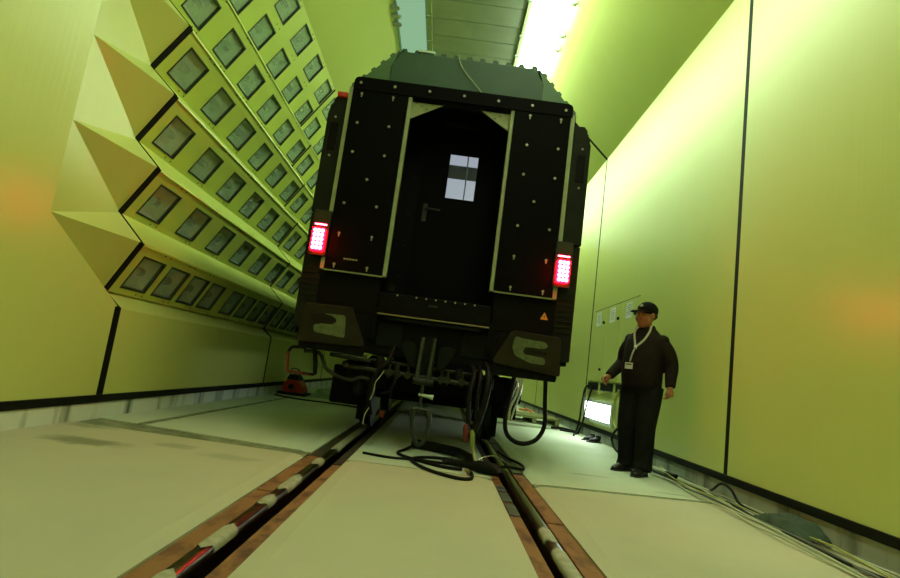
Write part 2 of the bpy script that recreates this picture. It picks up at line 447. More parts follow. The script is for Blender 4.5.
for i in range(5):
    rb = Vector((PROF[i][0][0], YB, PROF[i][0][1])); rt = Vector((PROF[i][1][0], YB, PROF[i][1][1])); nb = Vector((PROF[i + 1][0][0], YB, PROF[i + 1][0][1]))
    f = MB(); f.poly(A[i], rb, rt); f.poly(A[i], rt, nb)
    f.build('wedge', 'wall', wall_left)
    g = MB()
    if i < 4: g.poly(A[i], nb, A[i + 1])
    else:
        g.poly(A[4], nb, (XL, YA, 5.14)); g.poly((XL, YA, 5.14), nb, (PROF[5][1][0], YB, PROF[5][1][1]))
    g.build('wall_panel', 'wall', wall_left)
BAYS = [(YB, 9.5), (9.5, 14.04)]
for (a, b) in BAYS + [(14.04, Y1)]:
    MB().prism([(XL - 0.25, 0.15), (XL, 0.15), (XL, ZB - 0.012), (XL - 0.012, ZB), (PROF[0][0][0] - 0.05, PROF[0][0][1] + 0.012), (PROF[0][0][0] - 0.1, PROF[0][0][1])], a + 0.02, b - 0.02).build('lower_panel', 'wall', wall_left, bevel=0.004)
# plain zigzag sheet past the lamp bank, and a backing behind it
zb = MB()
for i, (p, q) in enumerate(PROF):
    zb.poly((p[0], 14.04, p[1]), (q[0], 14.04, q[1]), (q[0], Y1, q[1]), (p[0], Y1, p[1]))
    if i < 5:
        n = PROF[i + 1][0]
        zb.poly((q[0], 14.04, q[1]), (n[0], 14.04, n[1]), (n[0], Y1, n[1]), (q[0], Y1, q[1]))
zb.build('zigzag_sheet', 'wall', wall_left)
box('backing', 'gasket', wall_left, -3.35, -3.25, Y0, Y1, 0, 7.0)


def gasket(y, wd, m='gasket'):
    for i, (p, q) in enumerate(PROF):
        s = Vector((q[0] - p[0], 0, q[1] - p[1])).normalized(); nrm = Vector((s.z, 0, -s.x))
        P, Q = Vector((p[0], y, p[1])), Vector((q[0], y, q[1]))
        b = MB(); e = Vector((0, wd / 2, 0))
        o1, o0 = nrm * 0.010, nrm * -0.03
        b.add([P - e + o0, P + e + o0, Q + e + o0, Q - e + o0, P - e + o1, P + e + o1, Q + e + o1, Q - e + o1], [(0, 3, 2, 1), (4, 5, 6, 7), (0, 1, 5, 4), (1, 2, 6, 5), (2, 3, 7, 6), (3, 0, 4, 7)])
        b.build('gasket', m, wall_left)
        if i < 5:
            n = PROF[i + 1][0]; R = Vector((n[0], y, n[1])); t = (R - Q).normalized(); nn = Vector((t.z, 0, -t.x))
            e2 = Vector((0, wd * 0.16, 0))
            b = MB(); o1, o0 = nn * 0.006, nn * -0.03
            b.add([Q - e2 + o0, Q + e2 + o0, R + e2 + o0, R - e2 + o0, Q - e2 + o1, Q + e2 + o1, R + e2 + o1, R - e2 + o1], [(0, 3, 2, 1), (4, 5, 6, 7), (0, 1, 5, 4), (1, 2, 6, 5), (2, 3, 7, 6), (3, 0, 4, 7)])
            b.build('gasket', m, wall_left)


gasket(YB, 0.068)
gasket(9.5, 0.035)
for y, wd in ((YB, 0.09), (9.5, 0.045), (14.04, 0.04)):
    MB().box(XL - 0.03, XL + 0.004, y - wd / 2, y + wd / 2, 0.15, ZB).build('gasket', 'gasket', wall_left)
    MB().prism([(XL, ZB - 0.01), (XL + 0.003, ZB + 0.004), (PROF[0][0][0], PROF[0][0][1] + 0.004), (PROF[0][0][0], PROF[0][0][1] - 0.02)], y - wd / 4, y + wd / 4).build('gasket', 'gasket', wall_left)

# lamp window pieces, shared by all windows (local x along the hall, y up the slope, z into the room)
LW, LH = 0.432, 0.358


def ring(b, w_, h_, t, z0, z1):
    o = [(-w_ / 2, -h_ / 2), (w_ / 2, -h_ / 2), (w_ / 2, h_ / 2), (-w_ / 2, h_ / 2)]
    n = [(x - math.copysign(t, x), y - math.copysign(t, y)) for x, y in o]
    vv = [(x, y, z1) for x, y in o] + [(x, y, z1) for x, y in n] + [(x, y, z0) for x, y in o] + [(x, y, z0) for x, y in n]
    ff = []
    for i in range(4):
        j = (i + 1) % 4
        ff += [(i, j, 4 + j, 4 + i), (4 + i, 4 + j, 12 + j, 12 + i), (j, i, 8 + i, 8 + j)]
    b.add(vv, ff)


_b = MB(); ring(_b, LW, LH, 0.017, -0.05, 0.004); ME_FRAME = _b.mesh('lamp_frame'); ME_FRAME.materials.append(M['lampframe'])
_b = MB().box(-LW / 2 + .017, LW / 2 - .017, -LH / 2 + .017, LH / 2 - .017, -0.026, -0.022); ME_GLASS = _b.mesh('lamp_glass'); ME_GLASS.materials.append(M['lampglass'])
_b = MB()
_x, _y = LW / 2 - .018, LH / 2 - .018
_b.add([(-_x, -_y, -.03), (_x, -_y, -.03), (_x, _y, -.03), (-_x, _y, -.03), (-_x + .06, -_y + .06, -.10), (_x - .06, -_y + .06, -.10), (_x - .06, _y - .06, -.10), (-_x + .06, _y - .06, -.10)],
       [(4, 5, 6, 7), (0, 1, 5, 4), (1, 2, 6, 5), (2, 3, 7, 6), (3, 0, 4, 7)])
ME_REFL = _b.mesh('reflector'); ME_REFL.materials.append(M['reflector'])
_b = MB().tube([(-.05, 0, -.07), (-.045, 0, -.07), (.045, 0, -.07), (.05, 0, -.07)], [.03, .045, .045, .03], 8); ME_BULB = _b.mesh('lamp_bulb', smooth=40); ME_BULB.materials.append(M['bulb'])

PITCH = 0.776
ROWN = ['lowest row', 'second row from the floor', 'third row from the floor', 'fourth row from the floor', 'fifth row from the floor', 'top double row']


def lamp_panel(i, bay):
    y0, y1 = BAYS[bay]; off = y0 - YB
    p, q = PROF[i]
    P = Vector((p[0], 0, p[1])); S = Vector((q[0] - p[0], 0, q[1] - p[1])); L = S.length; S.normalize(); N = Vector((S.z, 0, -S.x))
    where = 'nearest the camera' if bay == 0 else 'beyond the first seam'
    what = 'eight close-set lamp windows' if i == 0 else ('panel of twelve lamp windows' if i == 5 else 'strip of six lamp windows')
    root = empty('lamp_panel', (p[0], (y0 + y1) / 2, p[1]), f'{what}, {ROWN[i]}, {where}', 'lamp panel', 'lamp panels along the left wall')
    if i == 0: ys = [v * 0.8 + LW / 2 for v in (6.41, 7.09, 7.76, 8.41, 9.27, 9.94, 10.61, 11.27)]
    else: ys = [5.148 + PITCH * k + LW / 2 for k in range(6)]
    ys = [y + off for y in ys]
    ss = [0.062 + LH / 2] if i < 5 else [0.066 + LH / 2, 0.566 + LH / 2]
    at = lambda y, s, d=0.0: P + Vector((0, y, 0)) + S * s + N * d
    # face sheet with an opening for every lamp
    b = MB(); a0, a1 = y0 + 0.022, y1 - 0.016
    rows = [0.0]
    for s in ss: rows += [s - LH / 2, s + LH / 2]
    rows.append(L)
    for r in range(len(rows) - 1):
        lo, hi = rows[r], rows[r + 1]
        if r % 2 == 0:
            b.poly(at(a0, lo), at(a1, lo), at(a1, hi), at(a0, hi))
        else:
            e = [a0]
            for y in ys: e += [y - LW / 2, y + LW / 2]
            e.append(a1)
            for k in range(0, len(e), 2): b.poly(at(e[k], lo), at(e[k + 1], lo), at(e[k + 1], hi), at(e[k], hi))
    for (ya, yb, sa, sb) in [(a0, a1, 0, 0), (a0, a1, L, L)]:
        b.poly(at(ya, sa), at(yb, sb), at(yb, sb, -0.05), at(ya, sa, -0.05))
    for ya in (a0, a1): b.poly(at(ya, 0), at(ya, L), at(ya, L, -0.05), at(ya, 0, -0.05))
    b.build('panel_face', 'lamp_face', root)
    if i < 5:
        n = PROF[i + 1][0]; Q = Vector((q[0], 0, q[1])); R = Vector((n[0], 0, n[1]))
        l = MB(); dn = Vector((0, 0, -0.02))
        A_, B_ = Vector((0, a0, 0)), Vector((0, a1, 0))
        l.add([Q + A_, Q + B_, R + B_, R + A_, Q + A_ + dn, Q + B_ + dn, R + B_ + dn, R + A_ + dn], [(0, 1, 2, 3), (4, 7, 6, 5), (0, 4, 5, 1), (2, 6, 7, 3), (0, 3, 7, 4), (1, 5, 6, 2)])
        l.build('ledge', 'lamp_face', root)
    rot = Matrix((Vector((0, 1, 0)), S, N)).transposed()
    eul = rot.to_euler()
    for s in ss:
        for y in ys:
            pos = at(y, s)
            fr = inst(ME_FRAME, 'lamp_frame', root, pos, eul)
            for me, nm in ((ME_GLASS, 'lamp_glass'), (ME_REFL, 'reflector'), (ME_BULB, 'lamp_bulb')):
                o = bpy.data.objects.new(nm, me); col.objects.link(o); o.parent = fr; WL[o.name] = pos
    sc = MB()
    rowsS = [0.030, L - 0.035] if i < 5 else [0.030, (ss[0] + ss[1]) / 2, L - 0.03]
    for y in ys:
        for s in rowsS:
            for dy in (LW / 2 - 0.12, LW / 2 - 0.01):
                sc.tube([at(y + dy, s, -0.002), at(y + dy, s, 0.004)], 0.009, 6)
    sc.build('screw_heads', 'lampframe', root, kind='stuff')


for bay in (0, 1):
    for i in range(6): lamp_panel(i, bay)

# ------------------------------------------------------------------ right wall
SEAM_R = [Y0, 5.16, 10.2, 15.25, Y1]
wall_right = MB().box(XR + 0.06, XR + 0.2, Y0, Y1, 0.1, 5.3).build('wall_right', 'gasket', kind='structure', label='tall yellow-green panelled wall behind the standing person', category='wall')
for a, b in zip(SEAM_R[:-1], SEAM_R[1:]):
    box('wall_panel', 'wall', wall_right, XR, XR + 0.06, a + 0.034, b - 0.034, 0.15, 5.165, bevel=0.003)
for y in SEAM_R[1:-1]:
    box('seam_gasket', 'gasket', wall_right, XR + 0.002, XR + 0.06, y - 0.034, y + 0.034, 0.15, 5.165)

# curbs and black trims
for nm, xa, xb, lab in (('trim_1', -2.95, CL, 'left'), ('trim_2', CR, 2.95, 'right')):
    MB().box(xa, xb, Y0, Y1, -0.02, 0.135).build(nm, 'curb' if lab == 'left' else 'curb_dark', bevel=0.006, kind='structure', label=f'stained grey concrete curb along the {lab} wall foot', category='curb')
for nm, xa, xb, lab in (('baseboard_left', -2.95, CL + 0.012, 'left'), ('baseboard_right', CR - 0.012, 2.95, 'right')):
    MB().box(xa, xb, Y0, Y1, 0.135, 0.198).build(nm, 'gasket', bevel=0.004, kind='structure', label=f'black rubber baseboard above the {lab} curb', category='baseboard')

# ------------------------------------------------------------------ ceiling
ceiling = MB().box(-1.75, 1.65, Y0, Y1, ZC + 0.22, ZC + 0.3).build('ceiling', 'slat', kind='structure', label='ceiling of sloped green sheets, grey slats and light bands', category='ceiling')
SL = ((-2.450, 5.501), (-1.40, 6.5)); SR_ = ((2.741, 5.165), (1.333, 6.5))
for (p, q), sgn in ((SL, 1), (SR_, -1)):
    d = Vector((q[0] - p[0], q[1] - p[1])); n = Vector((-d.y, d.x)).normalized() * 0.05
    if n.y < 0: n = -n
    for a, b in zip(SEAM_R[:-1], SEAM_R[1:]):
        g = 0.045 if sgn < 0 else 0.003
        MB().prism([p, q, (q[0] + n.x, q[1] + n.y), (p[0] + n.x, p[1] + n.y)], a + g, b - g).build('sloped_panel', 'ceil', ceiling)
    if sgn < 0:
        for y in SEAM_R[1:-1]:
            MB().prism([(p[0] + n.x * .1, p[1] + n.y * .1), (q[0] + n.x * .1, q[1] + n.y * .1), (q[0] + n.x, q[1] + n.y), (p[0] + n.x, p[1] + n.y)], y - 0.045, y + 0.045).build('seam_gasket', 'gasket', ceiling)
# the left slope meets the near wall sheet in front of the lamp bank
MB().poly((XL, Y0, 5.14), (XL, YA, 5.14), (-2.45, YA, 5.501), (-2.45, Y0, 5.501)).build('sloped_panel', 'ceil', ceiling)
MB().poly((XL, YA, 5.14), (-2.45, YB, 5.501), (-2.45, YA, 5.501)).build('sloped_panel', 'ceil', ceiling)
y = Y0
while y < Y1 - 0.1:
    box('ceiling_slat', 'slat', ceiling, -0.80, 0.675, y + 0.008, y + 0.472, ZC - 0.02, ZC + 0.02, bevel=0.006)
    y += 0.48
for xa, xb in ((-0.885, -0.805), (0.69, 0.75)):
    box('beam', 'beam', ceiling, xa, xb, Y0, Y1, ZC - 0.06, ZC + 0.2, bevel=0.004)
box('beam', 'beam', ceiling, 1.33, 1.36, Y0, Y1, ZC - 0.02, ZC + 0.2)
box('beam', 'beam', ceiling, -1.43, -1.40, Y0, Y1, ZC - 0.02, ZC + 0.2)
yy = [Y0 + 0.05 + i * 2.49 for i in range(11)]
for a, b in zip(yy[:-1], yy[1:]):
    box('light_panel', 'strip_r' if a > 3.4 else 'strip_n', ceiling, 0.80, 1.29, a + 0.01, b - 0.01, ZC - 0.15, ZC + 0.04, bevel=0.03)
    box('light_panel', 'strip_l', ceiling, -1.37, -0.92, a + 0.01, b - 0.01, ZC - 0.07, ZC + 0.04, bevel=0.02)
for x, ys, s in ((1.36, (7.62, 8.45, 8.85, 9.9, 10.3), -1), (-1.43, (8.28, 8.5, 8.72, 9.9, 10.1), 1)):
    for y in ys:
        b = MB().prism(round_poly([(x - s * 0.04, ZC - 0.10), (x + s * 0.10, ZC - 0.09), (x + s * 0.14, ZC - 0.03), (x + s * 0.02, ZC - 0.02), (x - s * 0.04, ZC - 0.03)], 0.015, 2), y - 0.04, y + 0.04)
        b.build('bracket', 'slat', ceiling)
for x, ys in ((-0.845, (8.0, 8.4, 8.7, 9.1)), (0.72, (7.7, 8.6, 9.2))):
    for y in ys: box('clip', 'slat', ceiling, x - 0.05, x + 0.05, y - 0.025, y + 0.025, ZC - 0.085, ZC - 0.06)

MB().box(-3.3, 3.0, Y0 - 0.2, Y0, 0, 6.9).build('wall_back', 'wall', kind='structure', label='end wall of the hall behind the camera', category='wall')
MB().box(-3.3, 3.0, Y1, Y1 + 0.2, 0, 6.9).build('wall_end', 'wall', kind='structure', label='far end wall of the hall behind the vehicle', category='wall')

# ------------------------------------------------------------------ rail vehicle
VX = -0.045          # centre line of the vehicle
veh = empty('rail_vehicle', (VX, 5.6, 0.0), 'black rail vehicle seen from behind with two lit red tail lamps', 'rail vehicle')
YF = 5.45            # front of the bolted boards
YE = 5.60            # end wall of the body
YD = 6.10            # recessed door
YT = 19.5            # far end
# body: two side walls, floor box, end wall round the doorway
BX0, BX1 = -1.415, 1.325
for x0, x1 in ((BX0, BX0 + 0.08), (BX1 - 0.08, BX1)):
    box('side_wall', 'body', veh, x0, x1, YE + 0.02, YT, 0.98, 3.45, bevel=0.01)
MB().prism([(BX0 + .02, 1.0), (-0.62, 1.0), (-0.62, 3.62), (BX0 + .16, 3.56), (BX0 + .02, 3.40)], YE, YE + 0.05).build('end_wall', 'body', veh)
MB().prism([(0.52, 1.0), (BX1 - .02, 1.0), (BX1 - .02, 3.40), (BX1 - .16, 3.56), (0.52, 3.62)], YE, YE + 0.05).build('end_wall', 'body', veh)
box('end_header', 'body', veh, -0.62, 0.52, YE, YE + 0.05, 3.56, 3.66)
box('underframe', 'under', veh, BX0 + .1, BX1 - .1, YE + 0.1, YT, 0.92, 1.22, bevel=0.01)
box('far_end_wall', 'body', veh, BX0, BX1, YT - 0.05, YT, 1.0, 3.5)
# side modules with stepped dark green edges (seen just outside the boards)
for sx, xa in ((-1, BX0 - 0.005), (1, BX1 + 0.005)):
    xi = xa - sx * 0.19
    pts = [(xi, 2.2), (xa, 2.2), (xa, 3.27), (xa - sx * .012, 3.30), (xa - sx * .012, 3.34), (xa - sx * .04, 3.38), (xa - sx * .05, 3.43), (xa - sx * .08, 3.47), (xi, 3.47)]
    md = MB().prism(pts, YE - 0.10, YE + 0.4).build('side_module', 'side', veh, bevel=0.006)
    cx = (xa + xi) / 2 + sx * 0.01
    MB().box(cx - 0.045, cx + 0.045, YE - 0.108, YE - 0.095, 2.86, 3.16).build('recess_cover', 'body', md, bevel=0.01)
    for zz in (2.80, 3.22):
        MB().tube([(cx, YE - 0.10, zz), (cx, YE - 0.112, zz)], 0.011, 8).build('screw', 'bolt', md)
    lo = MB().box(min(xi, xa), max(xi, xa), YE - 0.08, YE + 0.3, 1.02, 2.19).build('corner_post', 'side', veh, bevel=0.012)
    for k in range(7):
        z = 1.30 + k * 0.055
        MB().box(min(xi, xa) + 0.02, max(xi, xa) - 0.02, YE - 0.092, YE - 0.078, z, z + 0.022).build('louvre', 'side', lo)
box('marker_block', 'red', veh, -1.345, -1.245, YE - 0.14, YE - 0.02, 3.44, 3.485)
# roof: ribbed sheet run along the body, dark end cap
RX = [(-1.27, 3.62), (-0.80, 4.125), (0.72, 4.125), (1.18, 3.62)]
MB().prism([(-1.27, 3.50)] + RX + [(1.18, 3.50), (1.14, 3.50), (1.14, 3.60), (0.70, 4.08), (-0.78, 4.08), (-1.23, 3.60), (-1.23, 3.50)], YE + 0.06, YT).build('roof', 'roof', veh)
cap = MB().prism([(-0.86, 3.55), (-0.86, 3.93), (-0.76, 4.10), (0.68, 4.10), (0.78, 3.93), (0.78, 3.55)], YE - 0.01, YE + 0.07).build('roof_end_cap', 'roof', veh, bevel=0.01)
MB().prism([(-1.25, 3.52), (-1.26, 3.63), (-0.80, 4.115), (-0.86, 3.93), (-0.86, 3.52)], YE + 0.01, YE + 0.06).build('roof_end_gusset', 'roof_side', veh)
MB().prism([(1.16, 3.52), (1.17, 3.63), (0.72, 4.115), (0.78, 3.93), (0.78, 3.52)], YE + 0.01, YE + 0.06).build('roof_end_gusset', 'roof_side', veh)
for k in range(11):
    x = -0.75 + k * 0.142
    MB().prism([(x - .034, 4.12), (x - .022, 4.153), (x + .022, 4.153), (x + .034, 4.12)], YE + 0.03, YT).build('roof_rib', 'roof', veh)
for sx in (-1, 1):
    p, q = (RX[0], RX[1]) if sx < 0 else (RX[3], RX[2])
    for k in range(5):
        t = 0.1 + k * 0.19
        d = Vector((q[0] - p[0], q[1] - p[1])); n = Vector((-d.y, d.x)).normalized()
        if n.y < 0: n = -n
        c = Vector(p) + d * t; e = d.normalized()
        MB().prism([tuple(c - e * .034 - n * .005), tuple(c - e * .022 + n * .028), tuple(c + e * .022 + n * .028), tuple(c + e * .034 - n * .005)], YE + 0.03, YT).build('roof_rib', 'roof_side', veh)
MB().tube(spline([(-0.17, YE - 0.03, 4.13), (-0.10, YE - 0.03, 3.98), (0.05, YE - 0.03, 3.82), (0.21, YE - 0.03, 3.66)], 5), 0.0055, 6).build('roof_cord', 'strip', veh)
MB().box(-0.60, -0.42, YE + 0.0, YE + 0.12, 4.125, 4.15).build('roof_plate', 'tag', veh)
# bolted boards
BL0, BL1, BR0, BR1, BZ0, BZ1 = -1.19, -0.61, 0.50, 1.085, 1.625, 3.525
boards = []
boards.append(box('end_board', 'panel', veh, BL0, BL1, YF, YF + 0.05, BZ0, BZ1, label='black board with two columns of pale bolts'))
boards.append(box('end_board', 'panel', veh, BR0, BR1, YF, YF + 0.05, BZ0, BZ1, label='black board with two columns of pale bolts'))
top_pts = round_poly([(BL0, BZ1 + 0.006), (BR1 + .015, BZ1 + 0.006), (BR1 + .015, 3.67), (BL0, 3.67)], [0, 0, 0.09, 0.09], 6)
boards.append(MB().prism(top_pts, YF - 0.006, YF + 0.05).build('top_board', 'panel', veh, label='black cross board with rounded corners and seven bolts'))
for b_, xs_ in ((boards[0], (BL0 - 0.042, BL0 - 0.002)), (boards[0], (BL1 + 0.002, BL1 + 0.036)), (boards[1], (BR0 - 0.036, BR0 - 0.002)), (boards[1], (BR1 + 0.002, BR1 + 0.044))):
    MB().box(xs_[0], xs_[1], YF + 0.012, YF + 0.10, BZ0 - 0.005, BZ1 + (0.03 if xs_[0] < -1 or xs_[0] > 1 else 0.0)).build('board_edge', 'strip', b_, label='pale greenish white edge strip')
for b_, x0, x1 in ((boards[0], BL0, BL1), (boards[1], BR0, BR1)):
    MB().box(x0, x1, YF + 0.005, YF + 0.04, BZ0 - 0.014, BZ0 - 0.001).build('bottom_edge', 'strip', b_)
# bolts with a washer; the keyhole type has a short tail
_b = MB().tube([(0, 0.004, 0), (0, -0.004, 0)], 0.0145, 12).tube([(0, -0.004, 0), (0, -0.013, 0)], 0.008, 6); ME_BOLT = _b.mesh('bolt', smooth=30); ME_BOLT.materials.append(M['bolt'])
_b = MB().tube([(0, 0.004, 0.006), (0, -0.004, 0.006)], 0.0135, 12).tube([(0, -0.004, 0.006), (0, -0.013, 0.006)], 0.008, 6).box(-.006, .006, -.004, .004, -.03, 0.0); ME_KEY = _b.mesh('keyhole_bolt', smooth=30); ME_KEY.materials.append(M['bolt'])
for x, z in [(-1.12, 3.605), (-0.765, 3.605), (-0.402, 3.605), (-0.04, 3.605), (0.319, 3.60), (0.672, 3.60), (1.024, 3.595)]:
    inst(ME_BOLT, 'bolt', boards[2], (x, YF - 0.006, z))
for bi, xa, xb, xm in ((0, -1.095, -0.767, -0.905), (1, 0.985, 0.662, 0.798)):
    for z, key in ((3.482, True), (3.168, False), (2.852, False), (2.310, False), (1.990, True), (1.674, True)):
        for x in (xa, xb): inst(ME_KEY if key else ME_BOLT, 'keyhole_bolt' if key else 'bolt', boards[bi], (x, YF, z))
    inst(ME_BOLT, 'bolt', boards[bi], (xm, YF, 2.58))
for k in range(5):
    MB().box(-1.012 + k * 0.029, -0.990 + k * 0.029, YF - 0.002, YF + 0.001, 1.738, 1.752).build('printed_mark', 'strip', boards[0])
# doorway, vestibule and door
vest = MB()
vest.poly((-0.62, YE, 1.25), (-0.62, YD, 1.25), (-0.62, YD, 3.56), (-0.62, YE, 3.56))
vest.poly((0.52, YE, 1.25), (0.52, YD, 1.25), (0.52, YD, 3.56), (0.52, YE, 3.56))
vest.poly((-0.62, YE, 3.56), (0.52, YE, 3.56), (0.52, YD, 3.72), (-0.62, YD, 3.72))
vest.poly((-0.62, YE, 1.46), (0.52, YE, 1.46), (0.52, YD, 1.46), (-0.62, YD, 1.46))
vest.build('vestibule', 'door', veh)
wx0, wx1, wz0, wz1 = -0.118, 0.204, 2.698, 3.236
dx0, dx1, dz0, dz1 = -0.41, 0.40, 1.46, 3.60
box('door_surround', 'body', veh, -0.64, dx0 + 0.01, YD + 0.041, YD + 0.06, 1.4, 3.8)
box('door_surround', 'body', veh, dx1 - 0.01, 0.54, YD + 0.041, YD + 0.06, 1.4, 3.8)
box('door_surround', 'body', veh, dx0 - 0.01, dx1 + 0.01, YD + 0.041, YD + 0.06, dz1 - 0.01, 3.8)
db = MB()
for a in ((dx0, wx0, dz0, dz1), (wx1, dx1, dz0, dz1), (wx0, wx1, dz0, wz0), (wx0, wx1, wz1, dz1)):
    db.box(a[0], a[1], YD - 0.01, YD + 0.04, a[2], a[3])
door = db.build('door', 'door', veh, label='dark end door with a small lit window')
fr = MB()
for a in ((wx0 - .02, wx0, wz0 - .02, wz1 + .02), (wx1, wx1 + .02, wz0 - .02, wz1 + .02), (wx0, wx1, wz0 - .02, wz0), (wx0, wx1, wz1, wz1 + .02)):
    fr.box(a[0], a[1], YD - 0.018, YD + 0.045, a[2], a[3])
fr.build('window_frame', 'door', door)
box('window_pane', 'pane', door, wx0, wx1, YD + 0.012, YD + 0.018, wz0, wz1)
hd = MB().box(-0.345, -0.30, YD - 0.022, YD - 0.008, 2.40, 2.60).tube([(-0.322, YD - 0.02, 2.53), (-0.322, YD - 0.07, 2.53), (-0.30, YD - 0.075, 2.53), (-0.15, YD - 0.07, 2.53)], 0.011, 8)
hd.build('door_handle', 'lampbox', door)
for z in (1.75, 2.1, 2.45, 2.9, 3.3):
    MB().tube([(-0.50, YD, z), (-0.50, YD - 0.012, z)], 0.010, 8).build('rivet', 'under2', veh)
box('door_lamp', 'under2', veh, -0.10, 0.0, YD - 0.03, YD, 3.63, 3.66)
box('door_closer', 'under2', veh, -0.25, 0.15, YD - 0.06, YD - 0.01, 3.52, 3.58, bevel=0.005)
for pts in ([(-0.574, 3.525), (-0.21, 3.525), (-0.574, 3.315)], [(0.464, 3.525), (0.12, 3.525), (0.464, 3.315)]):
    g = MB().prism(pts, YF + 0.06, YF + 0.075).build('gusset', 'strip', veh, label='pale triangular corner plate with slots')
    sx = 1 if pts[0][0] < 0 else -1
    for k in range(4):
        xx = pts[0][0] + sx * (0.05 + 0.055 * k); zz = 3.49 - 0.028 * (k % 3)
        MB().box(xx - .012, xx + .012, YF + 0.056, YF + 0.061, zz - .003, zz + .003).build('slot', 'lampbox', g)
box('door_header', 'under2', veh, -0.574, 0.464, YF + 0.06, YF + 0.10, 3.50, 3.535)
# cabin behind the door: white ceiling sheets made to glow as if lit, grey band, a rail
cab = MB()
cab.poly((-1.05, YD + .06, 3.78), (0.95, YD + .06, 3.78), (0.95, 13, 3.78), (-1.05, 13, 3.78))
cab.poly((-1.05, YD + .06, 1.3), (0.95, YD + .06, 1.3), (0.95, 13, 1.3), (-1.05, 13, 1.3))
for x in (-1.05, 0.95): cab.poly((x, YD + .06, 1.3), (x, 13, 1.3), (x, 13, 3.78), (x, YD + .06, 3.78))
cab.poly((-1.05, 13, 1.3), (0.95, 13, 1.3), (0.95, 13, 3.78), (-1.05, 13, 3.78))
cabin = cab.build('cabin_lining', 'liner', veh)
box('ceiling_band', 'liner_grey', cabin, -1.0, 0.9, 7.85, 8.42, 3.755, 3.775)
box('ceiling_joint', 'lampbox', cabin, -1.0, 0.9, 8.72, 8.745, 3.768, 3.778)
box('ceiling_conduit', 'liner', cabin, 0.09, 0.11, 7.9, 9.8, 3.73, 3.755)
MB().tube([(0.09, 7.2, 3.74), (0.095, 8.3, 3.74)], 0.012, 8).build('grab_rail', 'chrome', cabin)
for ya_, yb_ in ((6.6, 7.84), (8.43, 8.715), (8.75, 9.7)):
    box('glowing_sheet', 'cabin', cabin, -1.0, 0.9, ya_, yb_, 3.757, 3.777)  # ceiling sheets emit their own lit look, no lamp above them
# sill under the doorway
box('door_sill', 'body', veh, -0.60, 0.50, YF + 0.0, YE, 1.25, 1.465, bevel=0.008)
box('sill_edge', 'yellow', veh, -0.60, 0.50, YF - 0.03, YF + 0.02, 1.243, 1.257, bevel=0.003)
box('sill_edge', 'under2', veh, -0.52, 0.42, YF - 0.02, YF + 0.02, 1.20, 1.225, bevel=0.003)
_b = MB().tube([(0, 0.004, 0), (0, -0.004, 0)], 0.009, 8); ME_STUD = _b.mesh('stud'); ME_STUD.materials.append(M['bolt'])
for x in (-0.431, -0.242, -0.145, -0.05, 0.045, 0.141, 0.239, 0.335): inst(ME_STUD, 'stud', veh, (x, YF - 0.003, 1.452))
box('nameplate', 'pipe', veh, -0.115, -0.028, YF - 0.004, YF + 0.002, 1.378, 1.398)
MB().tube([(-0.50, YF + .03, 1.52), (-0.50, YF - .03, 1.52)], 0.028, 10).build('socket', 'under2', veh)
# lower end: beam, side skirts, grey plates
box('buffer_beam', 'under', veh, -1.30, 1.21, YE - 0.06, YE + 0.12, 0.86, 1.26, bevel=0.01)
box('lower_board', 'body', veh, -1.40, -0.62, YE - 0.07, YE - 0.02, 1.24, 1.615, bevel=0.006)
box('lower_board', 'body', veh, 0.52, 1.31, YE - 0.07, YE - 0.02, 1.24, 1.615, bevel=0.006)
for a in ((0.249, 0.60), (-0.585, -0.33)):
    box('access_plate', 'under2', veh, a[0], a[1], YE - 0.075, YE - 0.055, 0.94, 1.185, bevel=0.006)
box('side_bracket', 'body', veh, 0.50, 0.56, YF + .02, YF + .12, 1.0, 1.3)
box('side_bracket', 'body', veh, -0.66, -0.60, YF + .02, YF + .12, 1.0, 1.3)
# warning triangle, orange with a black bolt mark
MB().prism([(1.0, 1.41), (1.078, 1.41), (1.039, 1.484)], YE - 0.076, YE - 0.071).build('warning_sign', 'orange', veh, label='orange warning triangle')
MB().prism([(1.043, 1.462), (1.028, 1.436), (1.038, 1.436), (1.034, 1.418), (1.050, 1.443), (1.040, 1.443)], YE - 0.0785, YE - 0.0765).build('warning_mark', 'ink', veh)
# tail lamps: housing, dark upper unit, lens, eight leds
for lx in (-1.278, 1.153):
    hs = MB().prism(round_poly([(lx - .085, 1.74), (lx + .085, 1.74), (lx + .085, 2.20), (lx - .085, 2.20)], 0.012, 2), YF - 0.03, YF + 0.12).build('tail_lamp', 'lampbox', veh, label='lit red tail lamp in a black housing')
    MB().prism(round_poly([(lx - .063, 1.78), (lx + .063, 1.78), (lx + .063, 2.008), (lx - .063, 2.008)], 0.02, 3), YF - 0.075, YF - 0.031).build('lens', 'tail', hs, label='glowing red lens')
    for i in range(3):
        for j in range(5):
            x = lx - 0.036 + i * 0.036; z = 1.808 + j * 0.043
            MB().tube([(x, YF - 0.075, z), (x, YF - 0.080, z)], [0.0205, 0.0185], 10).build('led', 'led', hs)
    MB().box(lx - .06, lx + .06, YF - 0.036, YF - 0.029, 2.045, 2.058).build('lower_lamp_strip', 'led', hs)
    MB().prism(round_poly([(lx - .07, 2.075), (lx + .07, 2.075), (lx + .07, 2.18), (lx - .07, 2.18)], 0.01, 2), YF - 0.04, YF - 0.029).build('dark_lens', 'lampbox', hs)
